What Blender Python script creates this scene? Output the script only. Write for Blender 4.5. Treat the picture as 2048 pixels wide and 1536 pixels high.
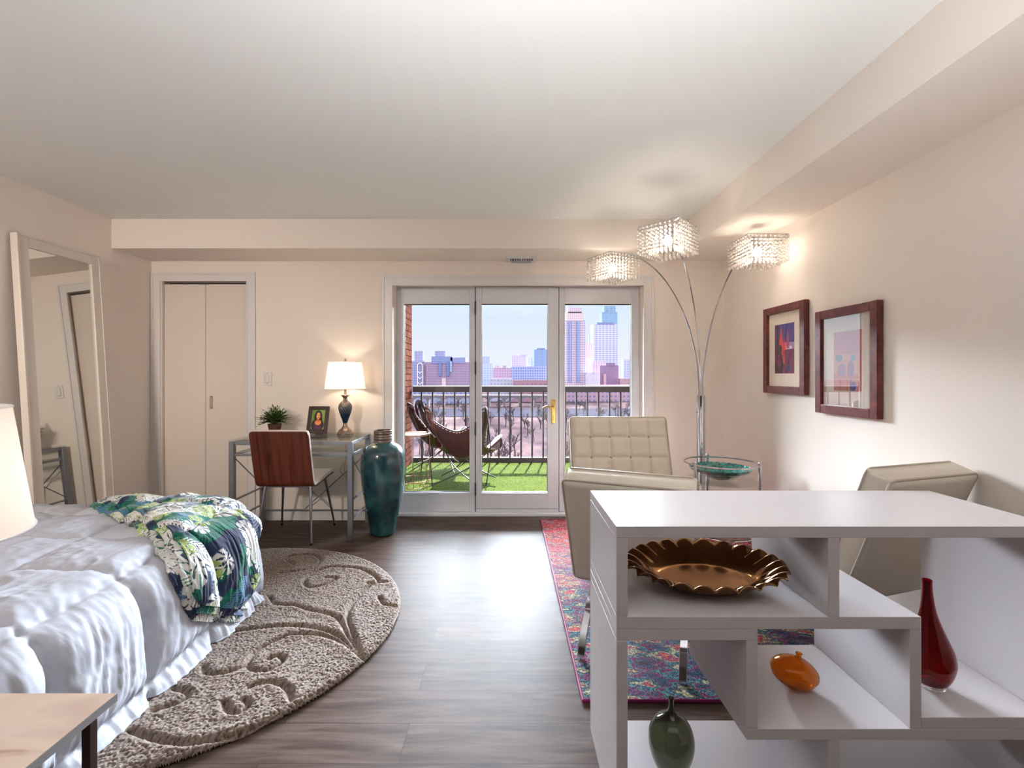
import bpy, bmesh, math, random
import numpy as np
from mathutils import Vector, Matrix
random.seed(7); np.random.seed(7)
for o in list(bpy.data.objects): bpy.data.objects.remove(o)
S = bpy.context.scene
PI = math.pi
# ---------------------------------------------------------------- camera
F, CX, CY, H = 950.0, 1014.0, 752.0, 1.25      # focal length and vanishing point read in the 2048x1536 photograph
cam = bpy.data.objects.new('camera', bpy.data.cameras.new('camera'))
S.collection.objects.link(cam); S.camera = cam
cam.location = (0, 0, H); cam.rotation_euler = (PI/2, 0, 0)
cam.data.sensor_width = 36; cam.data.lens = F/2048*36
cam.data.shift_x = (1024-CX)/2048; cam.data.shift_y = -(768-CY)/2048
cam.data.clip_end = 6000; cam.data.clip_start = 0.05
def X(px, Y): return (px-CX)*Y/F
def Z(py, Y): return H-(py-CY)*Y/F
def FL(px, py, z=0):
    Y = F*(H-z)/(py-CY); return (X(px, Y), Y)
# ---------------------------------------------------------------- exposure, world, sun
S.view_settings.view_transform = 'Standard'; S.view_settings.look = 'None'
S.view_settings.exposure = 0.48; S.view_settings.gamma = 1; S.view_settings.use_curve_mapping = False
def lin(c):
    c = c/255.0
    return c/12.92 if c <= .04045 else ((c+.055)/1.055)**2.4
def RGB(r, g, b): return (lin(r), lin(g), lin(b), 1)
W = bpy.data.worlds.new('world'); S.world = W; W.use_nodes = True
wn = W.node_tree.nodes; wl = W.node_tree.links; wn.clear()
wo = wn.new('ShaderNodeOutputWorld'); bg = wn.new('ShaderNodeBackground')
tc = wn.new('ShaderNodeTexCoord'); sp = wn.new('ShaderNodeSeparateXYZ'); cr = wn.new('ShaderNodeValToRGB')
wl.new(tc.outputs['Generated'], sp.inputs[0]); wl.new(sp.outputs['Z'], cr.inputs[0])
el = cr.color_ramp.elements
el[0].position = 0.0; el[0].color = (.66, .69, .75, 1)
el[1].position = 1.0; el[1].color = (1.0, 1.3, 1.9, 1)
def stop(p, c):
    e = el.new(p); e.color = c+(1,)
SKY_HI = 112.0       # added sky band toward the sun, above what the door shows; lights the room
stop(.04, (.66, .69, .76)); stop(.15, (.54, .64, .76)); stop(.5, (.9, 1.1, 1.5))
def wmap(src, a, b_, c=0, d=1):
    n = wn.new('ShaderNodeMapRange'); n.interpolation_type = 'SMOOTHSTEP'; wl.new(src, n.inputs[0])
    for i, q in enumerate((a, b_, c, d)): n.inputs[i+1].default_value = q
    return n.outputs[0]
def wmul(a, b_):
    n = wn.new('ShaderNodeMath'); n.operation = 'MULTIPLY'; wl.new(a, n.inputs[0]); wl.new(b_, n.inputs[1]); return n.outputs[0]
msk = wmul(wmul(wmap(sp.outputs['Z'], .165, .20), wmap(sp.outputs['Z'], .40, .46, 1, 0)), wmap(sp.outputs['Y'], .58, .80))
wa = wn.new('ShaderNodeMix'); wa.data_type = 'RGBA'; wl.new(msk, wa.inputs[0]); wl.new(cr.outputs[0], wa.inputs[6])
wa.inputs[7].default_value = (SKY_HI*.88, SKY_HI*.98, SKY_HI*1.10, 1)
wb = wn.new('ShaderNodeMix'); wb.data_type = 'RGBA'; wl.new(wmap(sp.outputs['Y'], .1, -.35), wb.inputs[0]); wl.new(wa.outputs[2], wb.inputs[6]); wb.inputs[7].default_value = (1.7, 1.8, 2.1, 1)
wl.new(wb.outputs[2], bg.inputs[0]); bg.inputs[1].default_value = 1.0
wl.new(bg.outputs[0], wo.inputs[0])
sun = bpy.data.objects.new('sun', bpy.data.lights.new('sun', 'SUN')); S.collection.objects.link(sun)
sun.data.energy = 22; sun.data.angle = math.radians(.8); sun.data.color = (1, .95, .87)
sun.rotation_euler = Vector((-.147, -.91, -1.05)).to_track_quat('-Z', 'Y').to_euler()
def area(name, loc, target, sx, sy, power, color):
    l = bpy.data.lights.new(name, 'AREA'); l.shape = 'RECTANGLE'; l.size = sx; l.size_y = sy; l.energy = power; l.color = color
    o = bpy.data.objects.new(name, l); S.collection.objects.link(o); o.location = loc
    o.rotation_euler = (Vector(target)-Vector(loc)).to_track_quat('-Z', 'Y').to_euler(); return o
ul = area('added_up_fill', (.15, .42, .80), (.15, .42, 3), 1.0, .5, 27, (.98, .98, .98)); ul.data.spread = math.radians(140)  # added up-facing fill below the view, no lamp body; lifts the ceiling
tl = area('added_warm_fill', (-2.45, -.9, 2.15), (-2.75, 4.1, 1.1), .5, .3, 12, (1, .87, .76)); tl.data.spread = math.radians(75)  # added warm fill behind the camera, brightens the left and closet walls
# ---------------------------------------------------------------- materials
def nodes(name):
    m = bpy.data.materials.new(name); m.use_nodes = True
    nt = m.node_tree; b = nt.nodes.get('Principled BSDF'); return m, nt, b
def mat(name, col, rough=.5, metal=0, var=.06, scale=8, bump=0, bscale=60, spec=.5, coat=0, stretch=None):
    m, nt, b = nodes(name)
    b.inputs['Roughness'].default_value = rough; b.inputs['Metallic'].default_value = metal
    b.inputs['Specular IOR Level'].default_value = spec; b.inputs['Coat Weight'].default_value = coat
    t = nt.nodes.new('ShaderNodeTexCoord'); mp = nt.nodes.new('ShaderNodeMapping')
    nt.links.new(t.outputs['Object'], mp.inputs[0])
    if stretch: mp.inputs['Scale'].default_value = stretch
    n = nt.nodes.new('ShaderNodeTexNoise'); n.inputs['Scale'].default_value = scale; n.inputs['Detail'].default_value = 3
    nt.links.new(mp.outputs[0], n.inputs[0])
    mx = nt.nodes.new('ShaderNodeMix'); mx.data_type = 'RGBA'
    mx.inputs[6].default_value = tuple(c*(1-var) for c in col[:3])+(1,); mx.inputs[7].default_value = tuple(min(1, c*(1+var)) for c in col[:3])+(1,)
    nt.links.new(n.outputs[0], mx.inputs[0]); nt.links.new(mx.outputs[2], b.inputs['Base Color'])
    if bump:
        n2 = nt.nodes.new('ShaderNodeTexNoise'); n2.inputs['Scale'].default_value = bscale; n2.inputs['Detail'].default_value = 2
        nt.links.new(mp.outputs[0], n2.inputs[0])
        bp = nt.nodes.new('ShaderNodeBump'); bp.inputs['Strength'].default_value = bump; bp.inputs['Distance'].default_value = .002
        nt.links.new(n2.outputs[0], bp.inputs['Height']); nt.links.new(bp.outputs[0], b.inputs['Normal'])
    return m
def ramp_mat(name, stops, scale, rough=.5, stretch=(1, 1, 1), detail=6, bump=.1, coat=0, dist=0, spec=.5, metal=0):
    m, nt, b = nodes(name); b.inputs['Roughness'].default_value = rough; b.inputs['Coat Weight'].default_value = coat
    b.inputs['Specular IOR Level'].default_value = spec; b.inputs['Metallic'].default_value = metal
    t = nt.nodes.new('ShaderNodeTexCoord'); mp = nt.nodes.new('ShaderNodeMapping'); mp.inputs['Scale'].default_value = stretch
    nt.links.new(t.outputs['Object'], mp.inputs[0])
    n = nt.nodes.new('ShaderNodeTexNoise'); n.inputs['Scale'].default_value = scale; n.inputs['Detail'].default_value = detail
    n.inputs['Distortion'].default_value = dist
    nt.links.new(mp.outputs[0], n.inputs[0]); r = nt.nodes.new('ShaderNodeValToRGB')
    e = r.color_ramp.elements
    e[0].position, e[0].color = stops[0]; e[1].position, e[1].color = stops[-1]
    for p, c in stops[1:-1]:
        q = e.new(p); q.color = c
    nt.links.new(n.outputs[0], r.inputs[0]); nt.links.new(r.outputs[0], b.inputs['Base Color'])
    if bump:
        bp = nt.nodes.new('ShaderNodeBump'); bp.inputs['Strength'].default_value = bump; bp.inputs['Distance'].default_value = .003
        nt.links.new(n.outputs[0], bp.inputs['Height']); nt.links.new(bp.outputs[0], b.inputs['Normal'])
    return m
def col_mat(name, rough=.7, spec=.4, speck=0, sscale=300, coat=0, sheen=0):
    m, nt, b = nodes(name); b.inputs['Roughness'].default_value = rough; b.inputs['Specular IOR Level'].default_value = spec
    b.inputs['Coat Weight'].default_value = coat; b.inputs['Sheen Weight'].default_value = sheen
    a = nt.nodes.new('ShaderNodeAttribute'); a.attribute_name = 'Col'
    out = a.outputs['Color']
    t = nt.nodes.new('ShaderNodeTexCoord'); n = nt.nodes.new('ShaderNodeTexNoise')
    n.inputs['Scale'].default_value = sscale; n.inputs['Detail'].default_value = 2
    nt.links.new(t.outputs['Object'], n.inputs[0])
    r = nt.nodes.new('ShaderNodeMapRange'); r.inputs[1].default_value = .35; r.inputs[2].default_value = .65
    r.inputs[3].default_value = 1-speck; r.inputs[4].default_value = 1+speck*.6
    nt.links.new(n.outputs[0], r.inputs[0])
    mx = nt.nodes.new('ShaderNodeVectorMath'); mx.operation = 'SCALE'
    nt.links.new(out, mx.inputs[0]); nt.links.new(r.outputs[0], mx.inputs['Scale']); nt.links.new(mx.outputs[0], b.inputs['Base Color'])
    return m
def glass_mat(name, tint=(1, 1, 1), refl=1.0, rough=0.0, density=None):
    """thin clear pane: transparent with a Fresnel reflection"""
    m, nt, b = nodes(name); nt.nodes.remove(b); out = nt.nodes['Material Output']
    tr = nt.nodes.new('ShaderNodeBsdfTransparent'); tr.inputs[0].default_value = tint+(1,)
    gl = nt.nodes.new('ShaderNodeBsdfGlossy'); gl.inputs['Roughness'].default_value = rough
    fr = nt.nodes.new('ShaderNodeLayerWeight'); fr.inputs[0].default_value = .5
    pw = nt.nodes.new('ShaderNodeMath'); pw.operation = 'POWER'; pw.inputs[1].default_value = 5; nt.links.new(fr.outputs['Facing'], pw.inputs[0])
    mu = nt.nodes.new('ShaderNodeMath'); mu.operation = 'MULTIPLY_ADD'; mu.inputs[1].default_value = .92*min(refl, 1.2); mu.inputs[2].default_value = .045*refl
    mx = nt.nodes.new('ShaderNodeMixShader')
    nt.links.new(pw.outputs[0], mu.inputs[0]); nt.links.new(mu.outputs[0], mx.inputs[0])
    nt.links.new(tr.outputs[0], mx.inputs[1]); nt.links.new(gl.outputs[0], mx.inputs[2]); nt.links.new(mx.outputs[0], out.inputs[0])
    return m
def solid_glass(name, col, ior=1.45, rough=0.02):
    m, nt, b = nodes(name); b.inputs['Base Color'].default_value = col; b.inputs['Transmission Weight'].default_value = 1
    b.inputs['Roughness'].default_value = rough; b.inputs['IOR'].default_value = ior
    return m
def emis(name, col, strength):
    m, nt, b = nodes(name); b.inputs['Base Color'].default_value = col; b.inputs['Emission Color'].default_value = col
    b.inputs['Emission Strength'].default_value = strength; return m
def shade_mat(name, col, trans=.6):
    m, nt, b = nodes(name); nt.nodes.remove(b); out = nt.nodes['Material Output']
    t = nt.nodes.new('ShaderNodeTexCoord'); n = nt.nodes.new('ShaderNodeTexNoise'); n.inputs['Scale'].default_value = 180
    nt.links.new(t.outputs['Object'], n.inputs[0])
    mc = nt.nodes.new('ShaderNodeMix'); mc.data_type = 'RGBA'
    mc.inputs[6].default_value = tuple(c*.95 for c in col[:3])+(1,); mc.inputs[7].default_value = col
    nt.links.new(n.outputs[0], mc.inputs[0])
    d = nt.nodes.new('ShaderNodeBsdfDiffuse'); tl = nt.nodes.new('ShaderNodeBsdfTranslucent'); mx = nt.nodes.new('ShaderNodeMixShader')
    nt.links.new(mc.outputs[2], d.inputs[0]); nt.links.new(mc.outputs[2], tl.inputs[0]); mx.inputs[0].default_value = trans
    nt.links.new(d.outputs[0], mx.inputs[1]); nt.links.new(tl.outputs[0], mx.inputs[2]); nt.links.new(mx.outputs[0], out.inputs[0])
    return m
def facade(name, wall, win, cw, ch, fw=.55, fh=.55, rough=.7):
    """wall with a grid of window openings; cw x ch metres a cell, along the walls and up"""
    m, nt, b = nodes(name); b.inputs['Roughness'].default_value = rough; b.inputs['Specular IOR Level'].default_value = 0
    L = nt.links; t = nt.nodes.new('ShaderNodeTexCoord'); s = nt.nodes.new('ShaderNodeSeparateXYZ'); L.new(t.outputs['Object'], s.inputs[0])
    def M(op, a, b_):
        n = nt.nodes.new('ShaderNodeMath'); n.operation = op
        for i, v in enumerate((a, b_)):
            if isinstance(v, (int, float)): n.inputs[i].default_value = v
            else: L.new(v, n.inputs[i])
        return n.outputs[0]
    h = M('ADD', s.outputs['X'], s.outputs['Y'])
    fx = M('FRACT', M('DIVIDE', h, cw), 0); fz = M('FRACT', M('DIVIDE', s.outputs['Z'], ch), 0)
    inx = M('LESS_THAN', fx, fw); inz = M('LESS_THAN', fz, fh); both = M('MULTIPLY', inx, inz)
    nz = nt.nodes.new('ShaderNodeTexNoise'); nz.inputs['Scale'].default_value = .35; L.new(t.outputs['Object'], nz.inputs[0])
    wv = nt.nodes.new('ShaderNodeMix'); wv.data_type = 'RGBA'
    wv.inputs[6].default_value = tuple(c*.75 for c in win[:3])+(1,); wv.inputs[7].default_value = tuple(min(1, c*1.35) for c in win[:3])+(1,); L.new(nz.outputs[0], wv.inputs[0])
    mx = nt.nodes.new('ShaderNodeMix'); mx.data_type = 'RGBA'; mx.inputs[6].default_value = wall; L.new(wv.outputs[2], mx.inputs[7]); L.new(both, mx.inputs[0])
    L.new(mx.outputs[2], b.inputs['Base Color']); return m
# ---------------------------------------------------------------- mesh helpers
class MB:
    def __init__(s): s.v = []; s.f = []
    def add(s, v, f):
        k = len(s.v); s.v += [tuple(p) for p in v]; s.f += [tuple(i+k for i in q) for q in f]; return s
    def box(s, x0, x1, y0, y1, z0, z1):
        return s.add([(x0, y0, z0), (x1, y0, z0), (x1, y1, z0), (x0, y1, z0), (x0, y0, z1), (x1, y0, z1), (x1, y1, z1), (x0, y1, z1)],
                     [(0, 3, 2, 1), (4, 5, 6, 7), (0, 1, 5, 4), (1, 2, 6, 5), (2, 3, 7, 6), (3, 0, 4, 7)])
    def tube(s, pts, r, n=10, closed=False, cap=True, flat=1.0):
        P = [Vector(p) for p in pts]; N = len(P); R = r if hasattr(r, '__len__') else [r]*N
        vs = []; prev = None
        for i in range(N):
            a = P[(i-1) % N] if (closed or i > 0) else P[i]; b = P[(i+1) % N] if (closed or i < N-1) else P[i]
            t = (b-a).normalized()
            if prev is None:
                u = Vector((0, 0, 1)) if abs(t.z) < .9 else Vector((1, 0, 0))
                u = (u-t*u.dot(t)).normalized()
            else: u = (prev-t*prev.dot(t)).normalized()
            prev = u; w = t.cross(u)
            for k in range(n):
                an = 2*PI*k/n; vs.append(P[i]+(u*math.cos(an)*flat+w*math.sin(an))*R[i])
        fs = []
        for i in range(N if closed else N-1):
            for k in range(n):
                j = (i+1) % N; fs.append((i*n+k, i*n+(k+1) % n, j*n+(k+1) % n, j*n+k))
        if cap and not closed: fs += [tuple(range(n))[::-1], tuple((N-1)*n+k for k in range(n))]
        return s.add(vs, fs)
    def bar(s, a, b, w, h):
        """rectangular bar from a to b"""
        a = Vector(a); b = Vector(b); t = (b-a).normalized(); u = Vector((0, 0, 1)) if abs(t.z) < .95 else Vector((1, 0, 0))
        sx = t.cross(u).normalized(); up = sx.cross(t).normalized()
        vs = [p+sx*i*w/2+up*j*h/2 for p in (a, b) for i, j in ((-1, -1), (1, -1), (1, 1), (-1, 1))]
        return s.add(vs, [(0, 1, 2, 3), (7, 6, 5, 4), (0, 4, 5, 1), (1, 5, 6, 2), (2, 6, 7, 3), (3, 7, 4, 0)])
    def lathe(s, prof, c=(0, 0, 0), n=32, cap=True, fn=None, sx=1, sy=1):
        vs = []; N = len(prof)
        for i, (r, z) in enumerate(prof):
            for k in range(n):
                a = 2*PI*k/n; rr, zz = (r, z) if fn is None else fn(r, z, a, i/(N-1))
                vs.append((c[0]+rr*math.cos(a)*sx, c[1]+rr*math.sin(a)*sy, c[2]+zz))
        fs = [(i*n+k, i*n+(k+1) % n, (i+1)*n+(k+1) % n, (i+1)*n+k) for i in range(N-1) for k in range(n)]
        if cap:
            if prof[0][0] > 1e-6: fs.append(tuple(range(n))[::-1])
            if prof[-1][0] > 1e-6: fs.append(tuple((N-1)*n+k for k in range(n)))
        return s.add(vs, fs)
    def sphere(s, c, r, n=10, m=8, sx=1, sy=1, sz=1):
        return s.lathe([(max(1e-7, math.sin(PI*i/m))*r, -math.cos(PI*i/m)*r*sz) for i in range(m+1)], c, n, cap=False, sx=sx, sy=sy)
    def grid(s, nu, nv, fn, closed=False):
        vs = [fn(i/(nu-1), j/(nv-1)) for i in range(nu) for j in range(nv)]
        fs = [(i*nv+j, (i+1)*nv+j, (i+1)*nv+j+1, i*nv+j+1) for i in range(nu-1) for j in range(nv-1)]
        return s.add(vs, fs)
    def build(s, name, m, parent=None, smooth=True, bevel=0, seg=2, angle=35, weld=False, recalc=True):
        me = bpy.data.meshes.new(name); me.from_pydata([tuple(p) for p in s.v], [], s.f); me.update()
        if recalc or weld:
            bm = bmesh.new(); bm.from_mesh(me)
            if weld: bmesh.ops.remove_doubles(bm, verts=bm.verts, dist=1e-5)
            if recalc: bmesh.ops.recalc_face_normals(bm, faces=bm.faces)
            bm.to_mesh(me); bm.free()
        me.materials.append(m)
        if smooth:
            me.polygons.foreach_set('use_smooth', [True]*len(me.polygons))
            try: me.set_sharp_from_angle(angle=math.radians(angle))
            except Exception: pass
        o = bpy.data.objects.new(name, me); S.collection.objects.link(o)
        if parent: o.parent = parent
        if bevel:
            b = o.modifiers.new('bevel', 'BEVEL'); b.width = bevel; b.segments = seg; b.limit_method = 'ANGLE'; b.angle_limit = math.radians(30); b.harden_normals = False
        return o
def npmesh(name, V, Fc, m, parent=None, col=None, smooth=True):
    me = bpy.data.meshes.new(name); me.vertices.add(len(V)); me.vertices.foreach_set('co', np.asarray(V, dtype=np.float32).ravel())
    Fc = np.asarray(Fc, dtype=np.int32); nf = len(Fc)
    me.loops.add(nf*4); me.polygons.add(nf); me.loops.foreach_set('vertex_index', Fc.ravel())
    me.polygons.foreach_set('loop_start', np.arange(0, nf*4, 4, dtype=np.int32)); me.polygons.foreach_set('loop_total', np.full(nf, 4, dtype=np.int32))
    me.update(calc_edges=True); me.validate()
    me.polygons.foreach_set('use_smooth', [smooth]*len(me.polygons))
    if col is not None:
        a = me.color_attributes.new('Col', 'FLOAT_COLOR', 'POINT')
        c = np.ones((len(V), 4), dtype=np.float32); c[:, :3] = col; a.data.foreach_set('color', c.ravel())
    me.materials.append(m); o = bpy.data.objects.new(name, me); S.collection.objects.link(o)
    if parent: o.parent = parent
    return o
def gridfaces(nu, nv):
    i, j = np.meshgrid(np.arange(nu-1), np.arange(nv-1), indexing='ij'); a = (i*nv+j).ravel()
    return np.stack([a, a+nv, a+nv+1, a+1], 1)
def tag(o, label=None, cat=None, group=None, kind=None):
    if label: o['label'] = label
    if cat: o['category'] = cat
    if group: o['group'] = group
    if kind: o['kind'] = kind
    return o
def thing(name, label, cat, loc=(0, 0, 0), rz=0, group=None):
    o = bpy.data.objects.new(name, None); S.collection.objects.link(o); o.location = loc; o.rotation_euler = (0, 0, rz)
    o.empty_display_size = .1
    return tag(o, label, cat, group)
def struct(o): o['kind'] = 'structure'; return o
def smoothstep(a, b, x):
    t = np.clip((x-a)/(b-a), 0, 1); return t*t*(3-2*t)
def catmull(P, n=8, closed=False):
    P = [Vector(p) for p in P]; N = len(P); out = []
    for i in range(N if closed else N-1):
        g = (lambda k: P[k % N]) if closed else (lambda k: P[max(0, min(N-1, k))])
        a, b, c, d = g(i-1), g(i), g(i+1), g(i+2)
        for k in range(n):
            t = k/n; out.append(.5*((2*b)+(c-a)*t+(2*a-5*b+4*c-d)*t*t+(3*b-a-3*c+d)*t**3))
    if not closed: out.append(P[-1])
    return out
# shared materials
M_wall = mat('wall_paint', RGB(241, 231, 222), .75, var=.015, scale=3, bump=.12, bscale=160)
M_ceil = mat('ceiling_paint', RGB(243, 244, 243), .8, var=.01, scale=2, bump=.08, bscale=120)
M_trim = mat('white_trim_paint', RGB(228, 224, 222), .35, var=.01, scale=5)
M_doorw = mat('closet_door_paint', RGB(226, 214, 203), .5, var=.01, scale=5)
M_frame = mat('patio_door_paint', RGB(222, 222, 228), .35, var=.02, scale=5)
M_lam = mat('white_laminate', RGB(206, 199, 200), .32, var=.01, scale=4, spec=.22)
M_pane = glass_mat('window_glass', (.97, .98, .98), 1.0)
M_chrome = mat('chrome', RGB(205, 205, 210), .08, 1, var=.02)
M_steel = mat('brushed_steel', RGB(165, 165, 170), .32, 1, var=.05, scale=40)
M_black = mat('black_metal', RGB(28, 22, 22), .4, .3, var=.05)
M_dark = mat('dark_gap', RGB(8, 8, 9), .8)
# ---------------------------------------------------------------- room shell
YW, YD, YB = 4.123, 4.27, 3.704
XL, XR, XBM = -3.085, 1.884, 1.419
ZC, ZS = 2.474, 2.246
YBK = -1.3
# floor planks
m, nt, b = nodes('plank_floor'); L = nt.links
t = nt.nodes.new('ShaderNodeTexCoord'); mp = nt.nodes.new('ShaderNodeMapping'); mp.inputs['Location'].default_value = (.35, .07, 0); L.new(t.outputs['Object'], mp.inputs[0])
br = nt.nodes.new('ShaderNodeTexBrick'); br.inputs['Scale'].default_value = 1; br.inputs['Brick Width'].default_value = 1.22; br.inputs['Row Height'].default_value = .178
br.inputs['Mortar Size'].default_value = .0016; br.inputs['Mortar Smooth'].default_value = .3; br.offset = .37; br.inputs['Bias'].default_value = 0
br.inputs['Color1'].default_value = (0, 0, 0, 1); br.inputs['Color2'].default_value = (1, 1, 1, 1); br.inputs['Mortar'].default_value = (.5, .5, .5, 1)
L.new(mp.outputs[0], br.inputs[0])
mp2 = nt.nodes.new('ShaderNodeMapping'); mp2.inputs['Scale'].default_value = (.9, 9, 1); L.new(t.outputs['Object'], mp2.inputs[0])
vm = nt.nodes.new('ShaderNodeVectorMath'); vm.operation = 'ADD'; L.new(mp2.outputs[0], vm.inputs[0])
vs_ = nt.nodes.new('ShaderNodeVectorMath'); vs_.operation = 'SCALE'; vs_.inputs['Scale'].default_value = 7.0; L.new(br.outputs['Color'], vs_.inputs[0]); L.new(vs_.outputs[0], vm.inputs[1])
n1 = nt.nodes.new('ShaderNodeTexNoise'); n1.inputs['Scale'].default_value = 2.6; n1.inputs['Detail'].default_value = 8; n1.inputs['Roughness'].default_value = .62; n1.inputs['Distortion'].default_value = .6; L.new(vm.outputs[0], n1.inputs[0])
r1 = nt.nodes.new('ShaderNodeValToRGB'); e = r1.color_ramp.elements
e[0].position = .25; e[0].color = RGB(52, 39, 35); e[1].position = .78; e[1].color = RGB(118, 103, 96); q = e.new(.5); q.color = RGB(88, 72, 65)
L.new(n1.outputs[0], r1.inputs[0])
hs = nt.nodes.new('ShaderNodeMix'); hs.data_type = 'RGBA'; hs.blend_type = 'MULTIPLY'; hs.inputs[0].default_value = 1
mr = nt.nodes.new('ShaderNodeMapRange'); mr.inputs[3].default_value = .80; mr.inputs[4].default_value = 1.12; L.new(br.outputs['Color'], mr.inputs[0])
L.new(r1.outputs[0], hs.inputs[6]); L.new(mr.outputs[0], hs.inputs[7])
mo = nt.nodes.new('ShaderNodeMix'); mo.data_type = 'RGBA'; mo.inputs[7].default_value = RGB(60, 50, 48); L.new(br.outputs['Fac'], mo.inputs[0]); L.new(hs.outputs[2], mo.inputs[6])
L.new(mo.outputs[2], b.inputs['Base Color']); b.inputs['Specular IOR Level'].default_value = .055
rr = nt.nodes.new('ShaderNodeMapRange'); rr.inputs[3].default_value = .40; rr.inputs[4].default_value = .54; L.new(n1.outputs[0], rr.inputs[0]); L.new(rr.outputs[0], b.inputs['Roughness'])
bp = nt.nodes.new('ShaderNodeBump'); bp.inputs['Strength'].default_value = .15; bp.inputs['Distance'].default_value = .002; L.new(n1.outputs[0], bp.inputs['Height']); L.new(bp.outputs[0], b.inputs['Normal'])
M_floor = m
struct(MB().box(XL-.15, XR+.15, YBK-.1, YD+.13, -.12, 0).build('floor', M_floor, smooth=False))
struct(MB().box(XL-.15, XR+.15, YBK-.1, YW+.25, ZC, ZC+.12).build('ceiling', M_ceil, smooth=False))
struct(MB().box(XL-.15, XL, YBK, YW+.25, 0, ZC).build('wall_left', M_wall, smooth=False))
struct(MB().box(XR, XR+.15, YBK, YW+.25, 0, ZC).build('wall_right', M_wall, smooth=False))
struct(MB().box(XL-.15, XR+.15, YBK-.12, YBK, 0, ZC).build('wall_back', mat('dark_unseen_wall', RGB(60, 46, 40), .6), smooth=False))  # unseen; set close and dark to keep bounce off camera-facing fronts
OX0, OX1, OZ = -.994, 1.19, 2.053
w = MB()
CXa, CXb, CZt = X(323, YW), X(498, YW), 2.075       # closet opening
w.box(XL, CXa, YW, YW+.27, 0, ZC); w.box(CXa, CXb, YW, YW+.27, CZt, ZC); w.box(CXb, OX0, YW, YW+.27, 0, ZC)
w.box(OX0, OX1, YW, YW+.27, OZ, ZC); w.box(OX1, XR, YW, YW+.27, 0, ZC); w.box(CXa, CXb, YW+.12, YW+.27, 0, CZt)
struct(w.build('wall_front', M_wall, smooth=False))
# dropped soffit along the window wall and the right wall
sf = MB(); sf.box(XL, XR, YB, YW, ZS, ZC); sf.box(XBM, XR, YBK, YB, ZS, ZC)
struct(sf.build('trim_1', M_wall, smooth=False))
# closet casing (flat casing with a raised outer bead)
def casing(name, x0, x1, zt, wd, th=.018):
    c = MB()
    for (a0, a1, b0, b1) in ((x0, x0+wd, 0, zt), (x1-wd, x1, 0, zt), (x0+wd, x1-wd, zt-wd, zt)):
        c.box(a0, a1, YW-th*.6, YW, b0, b1)
    bw = .018
    c.box(x0, x0+bw, YW-th, YW-th*.6, 0, zt); c.box(x1-bw, x1, YW-th, YW-th*.6, 0, zt); c.box(x0+bw, x1-bw, YW-th, YW-th*.6, zt-bw, zt)
    c.box(x0+wd-.012, x0+wd, YW-th*.85, YW-th*.6, 0, zt-wd); c.box(x1-wd, x1-wd+.012, YW-th*.85, YW-th*.6, 0, zt-wd); c.box(x0+wd, x1-wd, YW-th*.85, YW-th*.6, zt-wd, zt-wd+.012)
    return struct(c.build(name, M_trim, smooth=False, bevel=.003))
casing('trim_2', XL+.003, X(512, YW), Z(545, YW), .078)
casing('trim_3', X(765, YW), X(1307, YW), Z(551, YW), .088)
# closet bifold door
cd = struct(thing('door_1', None, None, ((CXa+CXb)/2, YW+.03, 0))); x0, x1 = CXa-cd.location.x, CXb-cd.location.x
zt = Z(568.5, YW+.03); mid = X(411, YW+.03)-cd.location.x
for a, c_ in ((x0+.004, mid-.0015), (mid+.0015, x1-.006)):
    MB().box(a, c_, 0, .032, .015, zt).build('door_panel', M_doorw, cd, smooth=False, bevel=.002)
g = MB()
for zz in (Z(793, YW), Z(816, YW)): g.tube([(X(420, YW)-cd.location.x, 0, zz), (X(420, YW)-cd.location.x, -.026, zz)], .004, 8)
g.tube([(X(420, YW)-cd.location.x, -.026, Z(791.5, YW)), (X(420, YW)-cd.location.x, -.026, Z(817.5, YW))], .0055, 8)
tag(g.build('door_handle', mat('nickel_handle', RGB(190, 170, 160), .3, .8), cd), 'small upright pull handle')
g = MB(); g.box(x0+.002, x1-.002, .06, .085, zt-.02, CZt-.001); g.build('door_gap', M_dark, cd, smooth=False)
g = MB(); g.box(x0+.005, x1-.005, .008, .022, CZt-.013, CZt-.002)
for xx in (x0+.03, x1-.05): g.tube([(xx, .016, zt), (xx, .016, CZt-.006)], .004, 8)
g.build('door_track', M_steel, cd, smooth=False)
for zz in (657, 683): MB().sphere((mid, -.001, Z(zz, YW)), .0035, 8, 6).build('door_pin', M_steel, cd)
# baseboards
def bb(name, x0, x1, y0, y1): struct(MB().box(x0, x1, y0, y1, 0, .088).build(name, M_trim, smooth=False, bevel=.004))
bb('baseboard_front', X(512, YW)+.001, X(765, YW)-.001, YW-.014, YW); bb('baseboard_corner', X(1307, YW)+.001, XR, YW-.014, YW)
bb('baseboard_left', XL, XL+.014, YBK, YW-.02); bb('baseboard_right', XR-.014, XR, YBK, YW-.02)
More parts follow.
